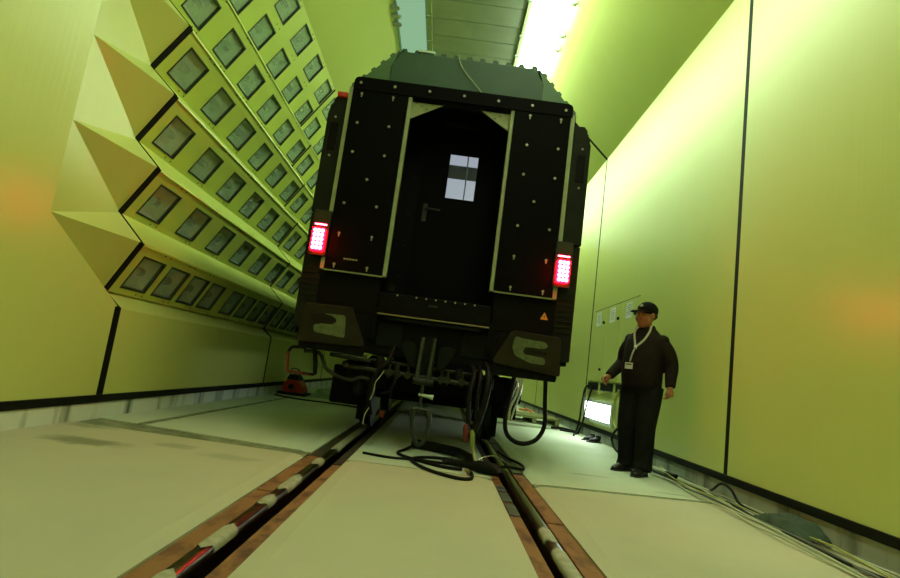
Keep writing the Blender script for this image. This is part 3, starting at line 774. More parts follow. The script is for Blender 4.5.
# buffers: wide plates on a stem, each with its own worn mark
def buffer(pts, rr, mark, dark, sx):
    cx = sum(p[0] for p in pts) / 4; cz = 1.06
    yb = 5.20
    head = MB().prism(round_poly(pts, rr, 5), yb, yb + 0.035).build('buffer_plate', 'buffer', veh, bevel=0.008, label='worn brown buffer plate with a pale smear')
    lowp = [(p[0], p[1]) for p in pts]
    MB().tube([(cx, yb + 0.03, cz), (cx, YE, cz)], 0.10, 16).build('stem', 'under', head, smooth=40)
    MB().tube([(cx, yb + 0.16, cz), (cx, YE - 0.03, cz)], 0.145, 16).build('sleeve', 'under2', head, smooth=40)
    z0 = min(p[1] for p in pts)
    xs = [p[0] for p in pts]
    MB().prism(round_poly([(min(xs) + .02, z0 - 0.055), (max(xs) - .03, z0 - 0.055), (max(xs) - .02, z0 + .02), (min(xs) + .01, z0 + .02)], 0.015, 3), yb + 0.036, yb + 0.20).build('under_bracket', 'under', head)
    for m_, polys in (('grease', mark), ('grease_dark', dark)):
        b = MB()
        for k, q in enumerate(polys):
            b.prism(round_poly(q, 0.03, 4), yb - (0.0015 if m_ == 'grease' else 0.0028), yb + 0.001)
        b.build('worn_mark', m_, head)


buffer([(-1.255, 1.245), (-0.81, 1.255), (-0.635, 0.905), (-1.275, 0.880)], [.06, .03, .05, .03],
       [[(-1.06, 1.165), (-0.855, 1.170), (-0.835, 0.960), (-1.13, 0.985), (-1.14, 1.055), (-1.07, 1.06)]],
       [[(-1.17, 1.135), (-1.10, 1.165), (-0.97, 1.15), (-0.925, 1.11), (-0.965, 1.07), (-1.12, 1.07), (-1.17, 1.09)]], -1)
buffer([(0.70, 1.243), (1.165, 1.222), (1.185, 0.865), (0.54, 0.915)], [.05, .05, .03, .05],
       [[(0.735, 1.19), (0.80, 1.175), (1.02, 1.165), (1.05, 1.13), (1.02, 1.10), (0.835, 1.10), (0.82, 1.05), (0.84, 1.03), (1.03, 1.02), (1.035, 0.955), (0.90, 0.955), (0.745, 1.01), (0.715, 1.09)]],
       [[(0.85, 1.08), (1.04, 1.075), (1.04, 1.045), (0.86, 1.05)]], 1)
# red and black shunter's handle below the left plate
hb = MB().tube(spline([(-1.20, 5.32, 0.83), (-1.32, 5.31, 0.82), (-1.355, 5.3, 0.77)], 4), 0.014, 8)
hb.tube([(-1.335, 5.3, 0.595), (-1.09, 5.3, 0.592), (-1.075, 5.3, 0.60), (-1.085, 5.3, 0.70), (-1.12, 5.32, 0.83)], [0.014, 0.014, 0.02, 0.022, 0.022], 8)
hnd = hb.build('step_handle', 'under', veh, smooth=50)
MB().tube([(-1.355, 5.3, 0.772), (-1.336, 5.3, 0.590)], 0.0155, 8).build('grip', 'red_dark', hnd, smooth=50, label='dull red handle bar')
MB().tube([(-1.335, 5.3, 0.594), (-1.12, 5.3, 0.590)], 0.0148, 8).build('grip', 'red_dark', hnd, smooth=50)
# pipes below the left plate
MB().tube(spline([(-1.22, 5.35, 0.80), (-1.08, 5.34, 0.80), (-1.02, 5.34, 0.72), (-0.98, 5.34, 0.66), (-0.86, 5.36, 0.60), (-0.74, 5.38, 0.585), (-0.66, 5.40, 0.62), (-0.58, 5.42, 0.61)], 5), 0.018, 8).build('brake_pipe', 'pipe', veh, smooth=60)
MB().tube([(-1.2, 5.36, 0.86), (-0.62, 5.36, 0.82)], 0.016, 8).build('brake_pipe', 'pipe', veh, smooth=60)
MB().tube([(-1.0, 5.5, 0.80), (-0.60, 5.5, 0.78)], 0.02, 8).build('brake_pipe', 'pipe', veh, smooth=60)
MB().tube([(-0.825, 5.36, 0.712), (-0.795, 5.33, 0.722)], [0.024, 0.022], 10).build('pipe_cap', 'hook', veh, smooth=40)
MB().tube([(-0.83, 5.39, 0.71), (0.42, 5.39, 0.685)], 0.022, 10).build('cross_pipe', 'pipe', veh, smooth=60)
for x in (-0.40, -0.32, -0.22, 0.10, 0.16, 0.30):
    MB().tube([(x, 5.355, 0.70), (x, 5.42, 0.70)], 0.036, 8).tube([(x, 5.39, 0.65), (x, 5.39, 0.78)], 0.014, 6).build('pipe_clamp', 'pipe', veh)
MB().tube([(-0.6, 5.45, 0.80), (0.5, 5.45, 0.78)], 0.014, 8).build('cross_pipe', 'pipe', veh, smooth=60)
# draw hook, wing plates and screw coupling
hk = MB().prism(round_poly([(-0.115, 1.09), (0.01, 1.09), (0.02, 0.70), (-0.09, 0.66), (-0.13, 0.72)], 0.02, 3), 5.42, 5.52).build('draw_gear', 'under2', veh)
for x in (-0.115, -0.005):
    MB().tube([(x, 5.34, 1.07), (x - 0.008, 5.32, 0.88), (x - 0.014, 5.30, 0.66)], [0.022, 0.02, 0.024], 8).build('coupling_link', 'hook', hk, smooth=50)
MB().tube([(-0.16, 5.31, 0.66), (0.03, 5.31, 0.655)], 0.034, 10).build('coupling_nut', 'pipe', hk, smooth=40)
MB().tube([(-0.062, 5.31, 0.66), (-0.062, 5.31, 0.405)], 0.014, 8).build('coupling_screw', 'hook', hk, smooth=50)
MB().tube([(-0.09, 5.31, 0.537), (0.0, 5.30, 0.530), (0.05, 5.30, 0.525)], [0.012, 0.016, 0.024], 8).build('coupling_tommy_bar', 'tag', hk, smooth=50, label='pale handle of the coupling screw')
sh = spline([(-0.118, 5.31, 0.40), (-0.115, 5.31, 0.30), (-0.082, 5.30, 0.15), (-0.03, 5.30, 0.085), (0.028, 5.30, 0.15), (0.04, 5.30, 0.30), (0.02, 5.31, 0.40)], 5)
MB().tube(sh, [0.026 if i < 4 or i > len(sh) - 5 else 0.02 for i in range(len(sh))], 8).build('coupling_shackle', 'hook', hk, smooth=50, label='grey-green U shackle hanging above the floor')
MB().tube([(-0.125, 5.31, 0.405), (0.03, 5.31, 0.40)], 0.02, 10).build('coupling_nut', 'hook', hk, smooth=40)
for sx in (-1, 1):
    cx = -0.055
    pts = [(cx + sx * 0.10, 0.985), (cx + sx * 0.20, 1.02), (cx + sx * 0.265, 0.99), (cx + sx * 0.25, 0.93), (cx + sx * 0.17, 0.80), (cx + sx * 0.10, 0.76)]
    MB().prism(round_poly(pts, 0.03, 3), 5.38, 5.41).build('wing_plate', 'under2', hk, bevel=0.004)
# hanging hoses and valves
def hose(name, pts, r, m='rubber', n=6, parent=veh, label=None, **k):
    return MB().tube(spline(pts, n), r, 8).build(name, m, parent, smooth=60, label=label, **k)


hose('jumper_cable', [(0.79, 5.34, 0.90), (0.775, 5.34, 0.70), (0.745, 5.34, 0.46), (0.765, 5.34, 0.30), (0.85, 5.34, 0.225), (0.96, 5.34, 0.218), (1.06, 5.34, 0.275), (1.115, 5.34, 0.40), (1.10, 5.34, 0.60), (1.075, 5.34, 0.90)], 0.021, label='thick black jumper cable hanging in a U')
hose('air_hose', [(0.50, 5.42, 0.90), (0.53, 5.22, 0.80), (0.525, 5.14, 0.60), (0.47, 5.12, 0.35), (0.41, 5.1, 0.22)], 0.030, label='black brake hose hanging to the floor')
hose('air_hose', [(0.38, 5.42, 0.86), (0.40, 5.25, 0.78), (0.37, 5.16, 0.56), (0.40, 5.14, 0.34)], 0.022)
hose('air_hose', [(0.45, 5.44, 0.86), (0.46, 5.25, 0.78), (0.45, 5.18, 0.56), (0.46, 5.14, 0.34)], 0.020)
MB().tube([(0.37, 5.1, 0.34), (0.375, 5.1, 0.31), (0.385, 5.1, 0.21), (0.39, 5.1, 0.19)], [0.012, 0.026, 0.026, 0.014], 10).build('hose_coupling', 'red_dark', veh, smooth=50, label='red hose coupling head')
MB().tube([(0.43, 5.08, 0.30), (0.435, 5.08, 0.27), (0.45, 5.07, 0.18), (0.45, 5.07, 0.15)], [0.012, 0.022, 0.022, 0.012], 10).build('hose_coupling', 'connector', veh, smooth=50, label='yellow-green hose coupling head')
hose('air_hose', [(-0.38, 5.42, 0.96), (-0.42, 5.36, 0.80), (-0.50, 5.34, 0.70), (-0.54, 5.33, 0.56), (-0.54, 5.34, 0.42), (-0.52, 5.4, 0.30)], 0.022)
hose('chain', [(-0.44, 5.3, 0.71), (-0.47, 5.29, 0.65), (-0.50, 5.29, 0.60), (-0.505, 5.29, 0.52), (-0.53, 5.3, 0.43)], 0.005, 'chrome')
hose('chain', [(-0.53, 5.32, 0.36), (-0.56, 5.32, 0.29), (-0.565, 5.32, 0.20)], 0.0045, 'chrome')
for k in range(9):
    z = 0.78 - k * 0.035
    MB().tube([(-0.315 - 0.004 * k, 5.33, z), (-0.318 - 0.004 * k, 5.33, z - 0.026)], 0.006, 6).build('chain_link', 'pipe', veh)
hose('air_hose', [(-0.34, 5.42, 0.80), (-0.33, 5.34, 0.62), (-0.38, 5.33, 0.52), (-0.45, 5.36, 0.50)], 0.014)
MB().tube([(-0.42, 5.5, 0.33), (-0.42, 5.5, 0.27)], 0.025, 10).build('valve', 'red_dark', veh, smooth=40)
for k, (x, z) in enumerate([(-0.62, 0.66), (-0.50, 0.76), (-0.68, 0.52), (0.26, 0.74), (0.56, 0.72)]):
    MB().tube([(x, 5.48, z + .07), (x, 5.46, z + .04), (x, 5.46, z - .05), (x, 5.48, z - .08)], [0.03, 0.05, 0.05, 0.02], 10).build('valve', 'under', veh, smooth=50)
# shiny conduit bundle below the right plate
for k, (dx, dy, r) in enumerate([(0, 0, .014), (.025, .03, .012), (-.022, .02, .011)]):
    hose('steel_conduit', [(0.915 + dx, 5.9 + dy, 0.88), (0.93 + dx, 5.92 + dy, 0.76), (0.905 + dx * 1.5, 5.95 + dy, 0.62), (0.87 + dx * 2, 6.0 + dy, 0.50), (0.865 + dx, 6.0 + dy, 0.36)], r, 'chrome')
# running gear
for Yw in (7.15, 9.65):
    for sx in (-1, 1):
        xw = sx * 0.755
        wh = MB()
        prof = [(-0.065, 0.05), (-0.065, 0.40), (-0.04, 0.43), (0.055, 0.425), (0.065, 0.45), (0.085, 0.45), (0.09, 0.40), (0.09, 0.05)]
        wh.tube([(xw - sx * a, Yw, 0.432) for a, r in prof], [r for a, r in prof], 32)
        wh.build('wheel', 'hook', veh, smooth=35)
        MB().prism(round_poly([(Yw - .16, .30), (Yw + .16, .30), (Yw + .14, .62), (Yw - .14, .62)], .04, 3), xw + sx * 0.09, xw + sx * 0.32, axis='x').build('axle_box', 'under', veh)
    MB().tube([(-0.7, Yw, 0.432), (0.7, Yw, 0.432)], 0.08, 14).build('axle', 'under', veh, smooth=40)
for sx in (-1, 1):
    MB().prism(round_poly([(6.35, .52), (6.9, .60), (9.9, .60), (10.4, .52), (10.4, .74), (9.6, .80), (7.2, .80), (6.35, .74)], .05, 3), sx * 0.93 - 0.09, sx * 0.93 + 0.09, axis='x').build('bogie_frame', 'under', veh)
    b = MB()
    pts = []; rs = []
    for k in range(15):
        pts.append((sx * 0.79, 6.45, 0.80 - k * 0.024)); rs.append(0.118 if k % 2 else 0.095)
    b.tube(pts, rs, 18).build('spring_bellows', 'rubber', veh, smooth=25)
box('bogie_beam', 'under', veh, -0.95, 0.95, 6.32, 6.45, 0.50, 0.74, bevel=0.01)
box('equipment_box', 'under', veh, -1.13, -0.80, 6.5, 6.9, 0.27, 0.70, bevel=0.02)
box('guard_iron', 'under', veh, 0.72, 0.80, 6.5, 6.53, 0.12, 0.70)
box('guard_iron', 'under', veh, -0.80, -0.72, 6.5, 6.53, 0.12, 0.70)
box('equipment_box', 'under', veh, -0.85, 0.80, 11.2, 14.0, 0.42, 0.95, bevel=0.02)

# ------------------------------------------------------------------ the person
PB = Vector((2.215, 5.93, 0.0)); FW = Vector((-0.72, -0.694, 0)); LF = Vector((0.694, -0.72, 0))
HD = Vector((-0.90, -0.436, 0)); HL = Vector((0.436, -0.90, 0))
person = empty('person', tuple(PB), 'person in dark jacket, dark trousers and black cap standing by the wall', 'person')


def W(a, b, z): return PB + LF * a + FW * b + Vector((0, 0, z))


def remesh(b, name, m, parent, voxel, smooth=4, factor=0.5, **k):
    me = b.mesh(name, (0, 0, 0))
    tmp = bpy.data.objects.new('tmp', me); col.objects.link(tmp)
    r = tmp.modifiers.new('r', 'REMESH'); r.mode = 'VOXEL'; r.voxel_size = voxel
    sm = tmp.modifiers.new('s', 'SMOOTH'); sm.iterations = smooth; sm.factor = factor
    dg = bpy.context.evaluated_depsgraph_get(); dg.update()
    me2 = bpy.data.meshes.new_from_object(tmp.evaluated_get(dg), depsgraph=dg)
    bpy.data.objects.remove(tmp); bpy.data.meshes.remove(me)
    org = WL[parent.name]
    me2.transform(Matrix.Translation(-org))
    me2.name = name
    me2.materials.clear(); me2.materials.append(M[m])
    for p in me2.polygons: p.use_smooth = True
    o = bpy.data.objects.new(name, me2); link(o, parent, org)
    return props(o, **k)


def limb(b, pts, rs, n=14, flat=1.0):
    b.tube(spline(pts, 5) if len(pts) > 2 else pts, _interp(rs, 5) if len(pts) > 2 else rs, n, flat=flat)


def _interp(rs, n):
    out = []
    for i in range(len(rs) - 1):
        for k in range(n): out.append(rs[i] + (rs[i + 1] - rs[i]) * k / n)
    return out + [rs[-1]]


def torso_loft(b, rings, n=24):
    """rings: (z, centre a, centre b, half width, half depth)"""
    vv = []; ff = []
    for z, ca, cb, ra, rb in rings:
        for k in range(n):
            t = 2 * math.pi * k / n
            c, s_ = math.cos(t), math.sin(t)
            vv.append(W(ca + ra * math.copysign(abs(c) ** 0.85, c), cb + rb * math.copysign(abs(s_) ** 0.85, s_), z))
    m_ = len(rings)
    for i in range(m_ - 1):
        for k in range(n):
            ff.append((i * n + k, i * n + (k + 1) % n, (i + 1) * n + (k + 1) % n, (i + 1) * n + k))
    ff += [tuple(range(n))[::-1], tuple((m_ - 1) * n + k for k in range(n))]
    b.add(vv, ff)


# joints
hipR, hipL = W(-0.10, 0, 0.92), W(0.10, 0, 0.92)
kneeR, kneeL = W(-0.118, 0.03, 0.49), W(0.10, 0.065, 0.49)
ankR, ankL = W(-0.135, -0.055, 0.085), W(0.105, 0.065, 0.085)
toeR, toeL = W(-0.165, 0.12, 0.03), W(0.115, 0.245, 0.03)
shR, shL = W(-0.175, -0.01, 1.385), W(0.180, -0.01, 1.385)
elR, elL = W(-0.262, -0.03, 1.13), W(0.275, -0.05, 1.13)
wrR, wrL = W(-0.310, 0.155, 0.955), W(0.305, 0.02, 0.905)
body = MB()
torso_loft(body, [(0.84, 0, 0, .15, .10), (0.95, 0, 0.01, .17, .12), (1.08, 0, 0.03, .165, .125), (1.25, 0, 0.02, .17, .12), (1.38, 0, 0, .17, .10), (1.45, 0, -.01, .10, .07)])
limb(body, [hipR, kneeR, ankR], [.085, .058, .042]); limb(body, [hipL, kneeL, ankL], [.085, .058, .042])
limb(body, [ankR, ankR * .5 + toeR * .5 + Vector((0, 0, -.015)), toeR], [.030, .022, .014]); limb(body, [ankL, ankL * .5 + toeL * .5 + Vector((0, 0, -.015)), toeL], [.030, .022, .014])
limb(body, [shR, elR, wrR], [.055, .042, .028]); limb(body, [shL, elL, wrL], [.055, .042, .028])
limb(body, [W(0, -0.02, 1.40), W(0, 0.0, 1.47), W(0, 0.015, 1.56)], [.07, .062, .058])
# head: skull, jaw, nose, brow, ears
HS = 1.12
HC = W(0.0, 0.035, 1.648)
hr = Matrix((HL, HD, Vector((0, 0, 1)))).transposed()
def H(l, f, u): return HC + (HL * l + HD * f + Vector((0, 0, u))) * HS
body.ell(H(0, -0.012, 0.02), (0.0851, 0.1075, 0.1098), hr)
body.ell(H(0, 0.018, -0.055), (0.0739, 0.0840, 0.0840), hr)
body.ell(H(0, 0.060, -0.108), (0.0358, 0.0314, 0.0269), hr)
body.tube([H(0, 0.082, 0.022), H(0, 0.098, -0.008), H(0, 0.108, -0.030), H(0, 0.086, -0.044)], [.011, .0145, .019, .0135], 10)
body.ell(H(0, 0.079, 0.022), (0.0616, 0.0157, 0.0123), hr)
body.ell(H(0, 0.082, -0.070), (0.0291, 0.0134, 0.0078), hr); body.ell(H(0, 0.080, -0.084), (0.0246, 0.0134, 0.0090), hr)
for sx in (-1, 1):
    body.ell(H(sx * 0.078, -0.008, -0.015), (0.0134, 0.0224, 0.0370), hr)
    body.ell(H(sx * 0.042, 0.062, -0.045), (0.0291, 0.0269, 0.0314), hr)


def hand(wr, d, palmn, thumb_dir, curl):
    """wr wrist, d pointing direction, palmn palm normal, thumb side"""
    d = d.normalized(); t = thumb_dir - d * thumb_dir.dot(d); t.normalize(); n = palmn - d * palmn.dot(d) - t * palmn.dot(t); n.normalize()
    body.tube([wr - d * 0.02, wr + d * 0.02, wr + d * 0.055, wr + d * 0.085], [.026, .034, .040, .036], 12, flat=1.0)
    for k, (off, ln) in enumerate(((0.030, 0.070), (0.010, 0.080), (-0.011, 0.074), (-0.031, 0.058))):
        p0 = wr + d * 0.075 + t * off
        c = curl + 0.08 * k
        p1 = p0 + (d * math.cos(c) + n * math.sin(c)) * ln * 0.45
        p2 = p1 + (d * math.cos(c * 2.1) + n * math.sin(c * 2.1)) * ln * 0.32
        p3 = p2 + (d * math.cos(c * 2.9) + n * math.sin(c * 2.9)) * ln * 0.25
        body.tube([p0 - d * 0.01, p1, p2, p3], [.0105, .0098, .009, .0075], 8)
    q0 = wr + d * 0.025 + t * 0.022
    q1 = q0 + (t * 0.7 + d * 0.6 + n * 0.3).normalized() * 0.036
    q2 = q1 + (t * 0.25 + d * 0.9 + n * 0.4).normalized() * 0.030
    body.tube([q0, q1, q2], [.014, .0115, .0085], 8)


hand(wrR, (wrR - elR).normalized() + Vector((-0.3, 0, -0.2)), LF * 1.0, FW + Vector((0, 0, 0.5)), 0.45)
hand(wrL, Vector((0.0, -0.05, -1)), -LF, FW, 0.55)
remesh(body, 'body', 'skin', person, 0.0075, 2, 0.4)
# trousers
tr = MB()
torso_loft(tr, [(0.80, 0, 0, .165, .115), (0.90, 0, 0.0, .185, .135), (0.99, 0, 0.015, .185, .145)])
for hp, kn, an, sx in ((hipR, kneeR, ankR, -1), (hipL, kneeL, ankL, 1)):
    limb(tr, [hp + Vector((0, 0, -.02)), hp * .5 + kn * .5, kn, kn * .5 + an * .5, an + Vector((0, 0, -0.025))], [.125, .118, .102, .095, .090], 18)
    tr.tube([an + FW * 0.02 + Vector((0, 0, .03)), an + FW * 0.03 + Vector((0, 0, -0.035))], [.086, .094], 16)
remesh(tr, 'trousers', 'trousers', person, 0.011, 3)
# jacket
jk = MB()
torso_loft(jk, [(0.865, 0, 0.02, .188, .150), (0.90, 0, 0.025, .202, .168), (1.00, 0, 0.035, .208, .178), (1.12, 0, 0.035, .205, .172), (1.26, 0, 0.02, .206, .160), (1.36, 0, 0.005, .205, .140), (1.42, 0, -0.005, .180, .118), (1.47, 0, -0.012, .125, .100), (1.51, 0, -0.012, .085, .085)])
for sh_, el, wr, sx in ((shR, elR, wrR, -1), (shL, elL, wrL, 1)):
    limb(jk, [sh_ + LF * sx * -0.03, sh_ * .5 + el * .5 + LF * sx * 0.012, el, el * .45 + wr * .55, wr + (wr - el).normalized() * -0.005], [.076, .076, .069, .060, .050], 16)
    jk.ell(sh_, (0.068, 0.068, 0.062))
limb(jk, [W(0, -0.015, 1.44), W(0, -0.012, 1.50), W(0, -0.004, 1.535)], [.10, .086, .080], 16)
remesh(jk, 'jacket', 'jacket', person, 0.011, 3)
sb = MB(); v = [W(-0.045, 0.07, 1.475), W(0.05, 0.07, 1.475), W(0.012, 0.158, 1.30)]
sb.add([p + FW * 0.0 for p in v] + [p - FW * 0.02 for p in v], [(0, 1, 2), (3, 5, 4), (0, 3, 4, 1), (1, 4, 5, 2), (2, 5, 3, 0)])
sb.build('shirt', 'shirt', person)
# cap with a brim, hair band behind the ears
cp = MB()
cp.ell(H(0, -0.014, 0.045), (0.0986, 0.1210, 0.0952), hr)
cap_ = remesh(cp, 'cap', 'cap', person, 0.009, 2)
br = MB(); nb = 12; vv = []; ff = []
for k in range(nb + 1):
    t = math.pi * (k / nb)
    l = math.cos(t) * 0.080; f0 = 0.060 * math.sin(t) + 0.02; f1 = 0.020 + 0.158 * math.sin(t) ** 0.75
    dz = -0.012 * abs(math.cos(t)); tip = -0.018 * math.sin(t)
    vv += [H(l * 0.96, f0, 0.030 + dz), H(l * 1.02, f1, 0.030 + dz + tip), H(l * 0.96, f0, 0.038 + dz), H(l * 1.02, f1, 0.037 + dz + tip)]
for k in range(nb):
    i, j = 4 * k, 4 * k + 4
    ff += [(i, i + 1, j + 1, j), (i + 2, j + 2, j + 3, i + 3), (i + 1, i + 3, j + 3, j + 1), (i, j, j + 2, i + 2)]
br.add(vv, ff).build('brim', 'cap', cap_, smooth=50)
MB().ell(H(0.012, 0.085, 0.075), (0.0269, 0.0112, 0.0134), hr, 10, 6).build('front_mark', 'capmark', cap_)
ha = MB(); ha.ell(H(0, -0.04, 0.0), (0.0896, 0.0806, 0.0616), hr)
ha.build('hair', 'hair', person, smooth=60)
for sx in (-1, 1):
    MB().ell(H(sx * 0.029, 0.0735, 0.004), (0.0112, 0.0067, 0.0067), hr, 10, 6).build('eye', 'ink', person)
# lanyard and badge
def band(pts, wd):
    b = MB(); pts = spline(pts, 5); vv = []; ff = []
    for i, p in enumerate(pts):
        t = (pts[min(i + 1, len(pts) - 1)] - pts[max(i - 1, 0)]).normalized()
        sd = t.cross(FW).normalized() * wd / 2
        vv += [p - sd, p + sd, p + sd + FW * 0.004, p - sd + FW * 0.004]
    for i in range(len(pts) - 1):
        for k in range(4): ff.append((4 * i + k, 4 * i + (k + 1) % 4, 4 * i + 4 + (k + 1) % 4, 4 * i + 4 + k))
    return b.add(vv, ff)


knot = W(-0.02, 0.182, 1.285)
lan = band([W(0.078, 0.055, 1.53), W(0.082, 0.100, 1.46), W(0.05, 0.142, 1.37), knot], 0.022).build('lanyard', 'lanyard', person)
band([W(-0.078, 0.055, 1.525), W(-0.082, 0.100, 1.45), W(-0.055, 0.140, 1.37), knot], 0.022).build('strap', 'lanyard', lan)
band([knot, W(-0.035, 0.206, 1.21), W(-0.05, 0.215, 1.13)], 0.016).build('strap', 'lanyard', lan)
MB().ell(tuple(knot), (0.018, 0.018, 0.022), None, 8, 6).build('clip', 'tag', lan)
bc = W(-0.055, 0.222, 1.085)
def card(c, w_, h_, m, d, nm, par):
    t = LF; u = Vector((0, 0, 1)); vv = []
    for e in (0, 0.004):
        for a_, z_ in ((-1, -1), (1, -1), (1, 1), (-1, 1)): vv.append(c + t * a_ * w_ / 2 + u * z_ * h_ / 2 + FW * (d + e))
    return MB().add(vv, [(0, 3, 2, 1), (4, 5, 6, 7), (0, 1, 5, 4), (1, 2, 6, 5), (2, 3, 7, 6), (3, 0, 4, 7)]).build(nm, m, par)
card(bc, 0.085, 0.065, 'badge', 0.0, 'badge', lan)
card(bc + Vector((0, 0, 0.014)), 0.06, 0.012, 'ink', 0.0035, 'badge_print', lan)
# shoes
for an, toe, nm in ((ankR, toeR, 'r'), (ankL, toeL, 'l')):
    d = (toe - an); d.z = 0; d.normalize(); sd = Vector((-d.y, d.x, 0)); hz = Vector((0, 0, 1))
    heel = an - d * 0.075; heel.z = 0
    sh_m = MB(); prof = [(0.0, .030, .085), (0.03, .042, .115), (0.09, .045, .118), (0.15, .048, .098), (0.21, .050, .072), (0.26, .044, .055), (0.295, .022, .036)]
    vv = []; ff = []; n = 12
    for l, wd, h in prof:
        for k in range(n):
            t = 2 * math.pi * k / n
            z = h * 0.5 + h * 0.5 * math.sin(t); z = max(z, 0.004)
            vv.append(heel + d * l + sd * (wd * math.copysign(abs(math.cos(t)) ** 0.7, math.cos(t))) + hz * z)
    for i in range(len(prof) - 1):
        for k in range(n): ff.append((i * n + k, i * n + (k + 1) % n, (i + 1) * n + (k + 1) % n, (i + 1) * n + k))
    ff += [tuple(range(n))[::-1], tuple((len(prof) - 1) * n + k for k in range(n))]
    shoe = sh_m.add(vv, ff).build('shoe', 'shoe', person, smooth=60)
    so = MB(); vv = []; ff = []
    for l, wd, h in [(-0.004, .03, 0), (0.03, .043, 0), (0.15, .049, 0), (0.22, .051, 0), (0.27, .043, 0), (0.302, .022, 0)]:
        c = heel + d * l; vv += [c - sd * wd, c + sd * wd, c + sd * wd + hz * .014, c - sd * wd + hz * .014]
    for i in range(5):
        for k in range(4): ff.append((4 * i + k, 4 * i + (k + 1) % 4, 4 * i + 4 + (k + 1) % 4, 4 * i + 4 + k))
    ff += [(0, 1, 2, 3), (20, 23, 22, 21)]
    so.add(vv, ff).build('sole', 'ink', shoe)

# ------------------------------------------------------------------ fittings on the right wall
cabn = empty('wall_cabinet', (XR, 8.85, 0.75), 'flush wall cabinet with three narrow doors behind the person', 'cabinet')
for k, (a, b) in enumerate(((9.23, 9.97), (8.47, 9.21), (7.71, 8.45))):
    d = box('cabinet_door', 'wall', cabn, XR - 0.012, XR - 0.001, a, b, 0.97, 2.17, bevel=0.003)
    MB().box(XR - 0.014, XR - 0.002, a, b, 2.172, 2.18).build('shadow_gap', 'joint', d)
    for z in (1.93, 1.14):
        yk = a + 0.13 if k < 3 else a
        MB().tube([(XR - 0.01, yk, z), (XR - 0.035, yk, z)], 0.022, 10).build('knob', 'gasket', d, smooth=40)
box('slot_frame', 'wall', cabn, XR - 0.02, XR - 0.001, 7.75, 10.08, 0.955, 0.968)
for a, b in ((9.42, 10.05), (8.62, 9.26), (7.82, 8.46)):
    so = box('cable_slot', 'gasket', cabn, XR - 0.012, XR - 0.001, a, b, 0.80, 0.92)
    MB().box(XR - 0.03, XR - 0.001, a, b, 0.79, 0.802).build('slot_lip', 'joint', so)
for k, (y, lab) in enumerate(((9.68, 'white paper sheet on the cabinet door nearest the vehicle'), (8.91, 'white paper sheet on the middle cabinet door'), (8.12, "white paper sheet on the cabinet door behind the person's cap"))):
    b = MB().box(XR - 0.017, XR - 0.0135, y - 0.13, y + 0.13, 1.89, 2.13)
    p = b.build('paper_sheet', 'paper', org=(XR - 0.017, y, 1.89), label=lab, category='paper', group='paper sheets on the cabinet doors')
    for j in range(5):
        MB().box(XR - 0.0185, XR - 0.0168, y - 0.09, y + (0.09 if j % 2 else 0.05), 2.08 - j * 0.034, 2.087 - j * 0.034).build('printed_line', 'wire_grey', p)
wl_ = empty('wall_light', (XR, 9.3, 0.28), 'glowing white rectangular light low on the right wall', 'light')
fb_ = MB()
for a in ((8.40, 10.06, 0.27, 0.325), (8.40, 10.06, 0.585, 0.64), (8.40, 8.50, 0.325, 0.585), (9.96, 10.06, 0.325, 0.585)):
    fb_.box(XR - 0.05, XR - 0.001, *a)
fb_.build('light_frame', 'curb', wl_)
box('light_diffuser', 'wall_lamp', wl_, XR - 0.03, XR - 0.004, 8.50, 9.96, 0.325, 0.585)
# boots by the curb
def boot(x, y, rz, label):
    r = Matrix.Rotation(rz, 3, 'Z'); o = Vector((x, y, 0)); b = MB()
    pts = [(0, 0, .11), (0, 0, .08), (0.01, 0, .05), (0.07, 0, .036), (0.13, 0, .03), (0.17, 0, .026)]
    b.tube([o + r @ Vector(p) for p in pts], [.036, .044, .046, .036, .032, .016], 12)
    sh_ = b.build('work_shoe', 'shoe', org=(x, y, 0), smooth=60, label=label, category='shoe', group='dark work shoes by the curb')
    s2 = MB().prism(round_poly([tuple((r @ Vector((a, c, 0)) + o).xy) for a, c in ((-.05, -.045), (.2, -.04), (.2, .04), (-.05, .045))], .03, 3), 0.0, 0.016, axis='z')
    s2.build('sole', 'ink', sh_)


boot(2.62, 9.05, math.radians(205), 'dark work shoe by the curb, the one farther from the person')
boot(2.64, 8.80, math.radians(200), 'dark work shoe by the curb, the one nearer the person')


def cable(name, pts, r, m, label, cat='cable', group=None, n=6):
    o = MB().tube(spline(pts, n), r, 7).build(name, m, org=tuple(pts[0]), smooth=60, label=label, category=cat)
    if group: o['group'] = group
    return o


cable('hanging_cable', [(2.715, 9.97, 0.86), (2.67, 9.99, 0.78), (2.66, 10.06, 0.50), (2.66, 10.12, 0.25), (2.62, 10.15, 0.03), (2.5, 10.12, 0.016), (2.35, 10.2, 0.016)], 0.016, 'rubber', 'black cable hanging from the wall slot nearest the vehicle')
cable('hanging_cable', [(2.715, 9.58, 0.86), (2.675, 9.60, 0.76), (2.66, 9.74, 0.48), (2.655, 9.85, 0.25), (2.60, 9.90, 0.03), (2.5, 9.75, 0.016), (2.42, 9.45, 0.016)], 0.016, 'rubber', 'black cable slanting down in front of the wall light')
cable('hose_loop', [(2.70, 8.20, 0.84), (2.68, 8.25, 0.70), (2.68, 8.32, 0.52), (2.69, 8.28, 0.36), (2.69, 8.12, 0.30), (2.68, 8.02, 0.40), (2.69, 8.0, 0.60), (2.70, 8.05, 0.80)], 0.018, 'wire_yellow', 'yellow-green hose loop hanging right of the wall light', 'hose')
cable('hose_loop', [(2.60, 7.25, 0.42), (2.57, 7.40, 0.40), (2.52, 7.62, 0.30), (2.50, 7.70, 0.18), (2.51, 7.55, 0.06), (2.55, 7.3, 0.018), (2.6, 7.0, 0.018), (2.62, 6.6, 0.018)], 0.016, 'rubber', "black hose arching at the curb behind the person's legs", 'hose')
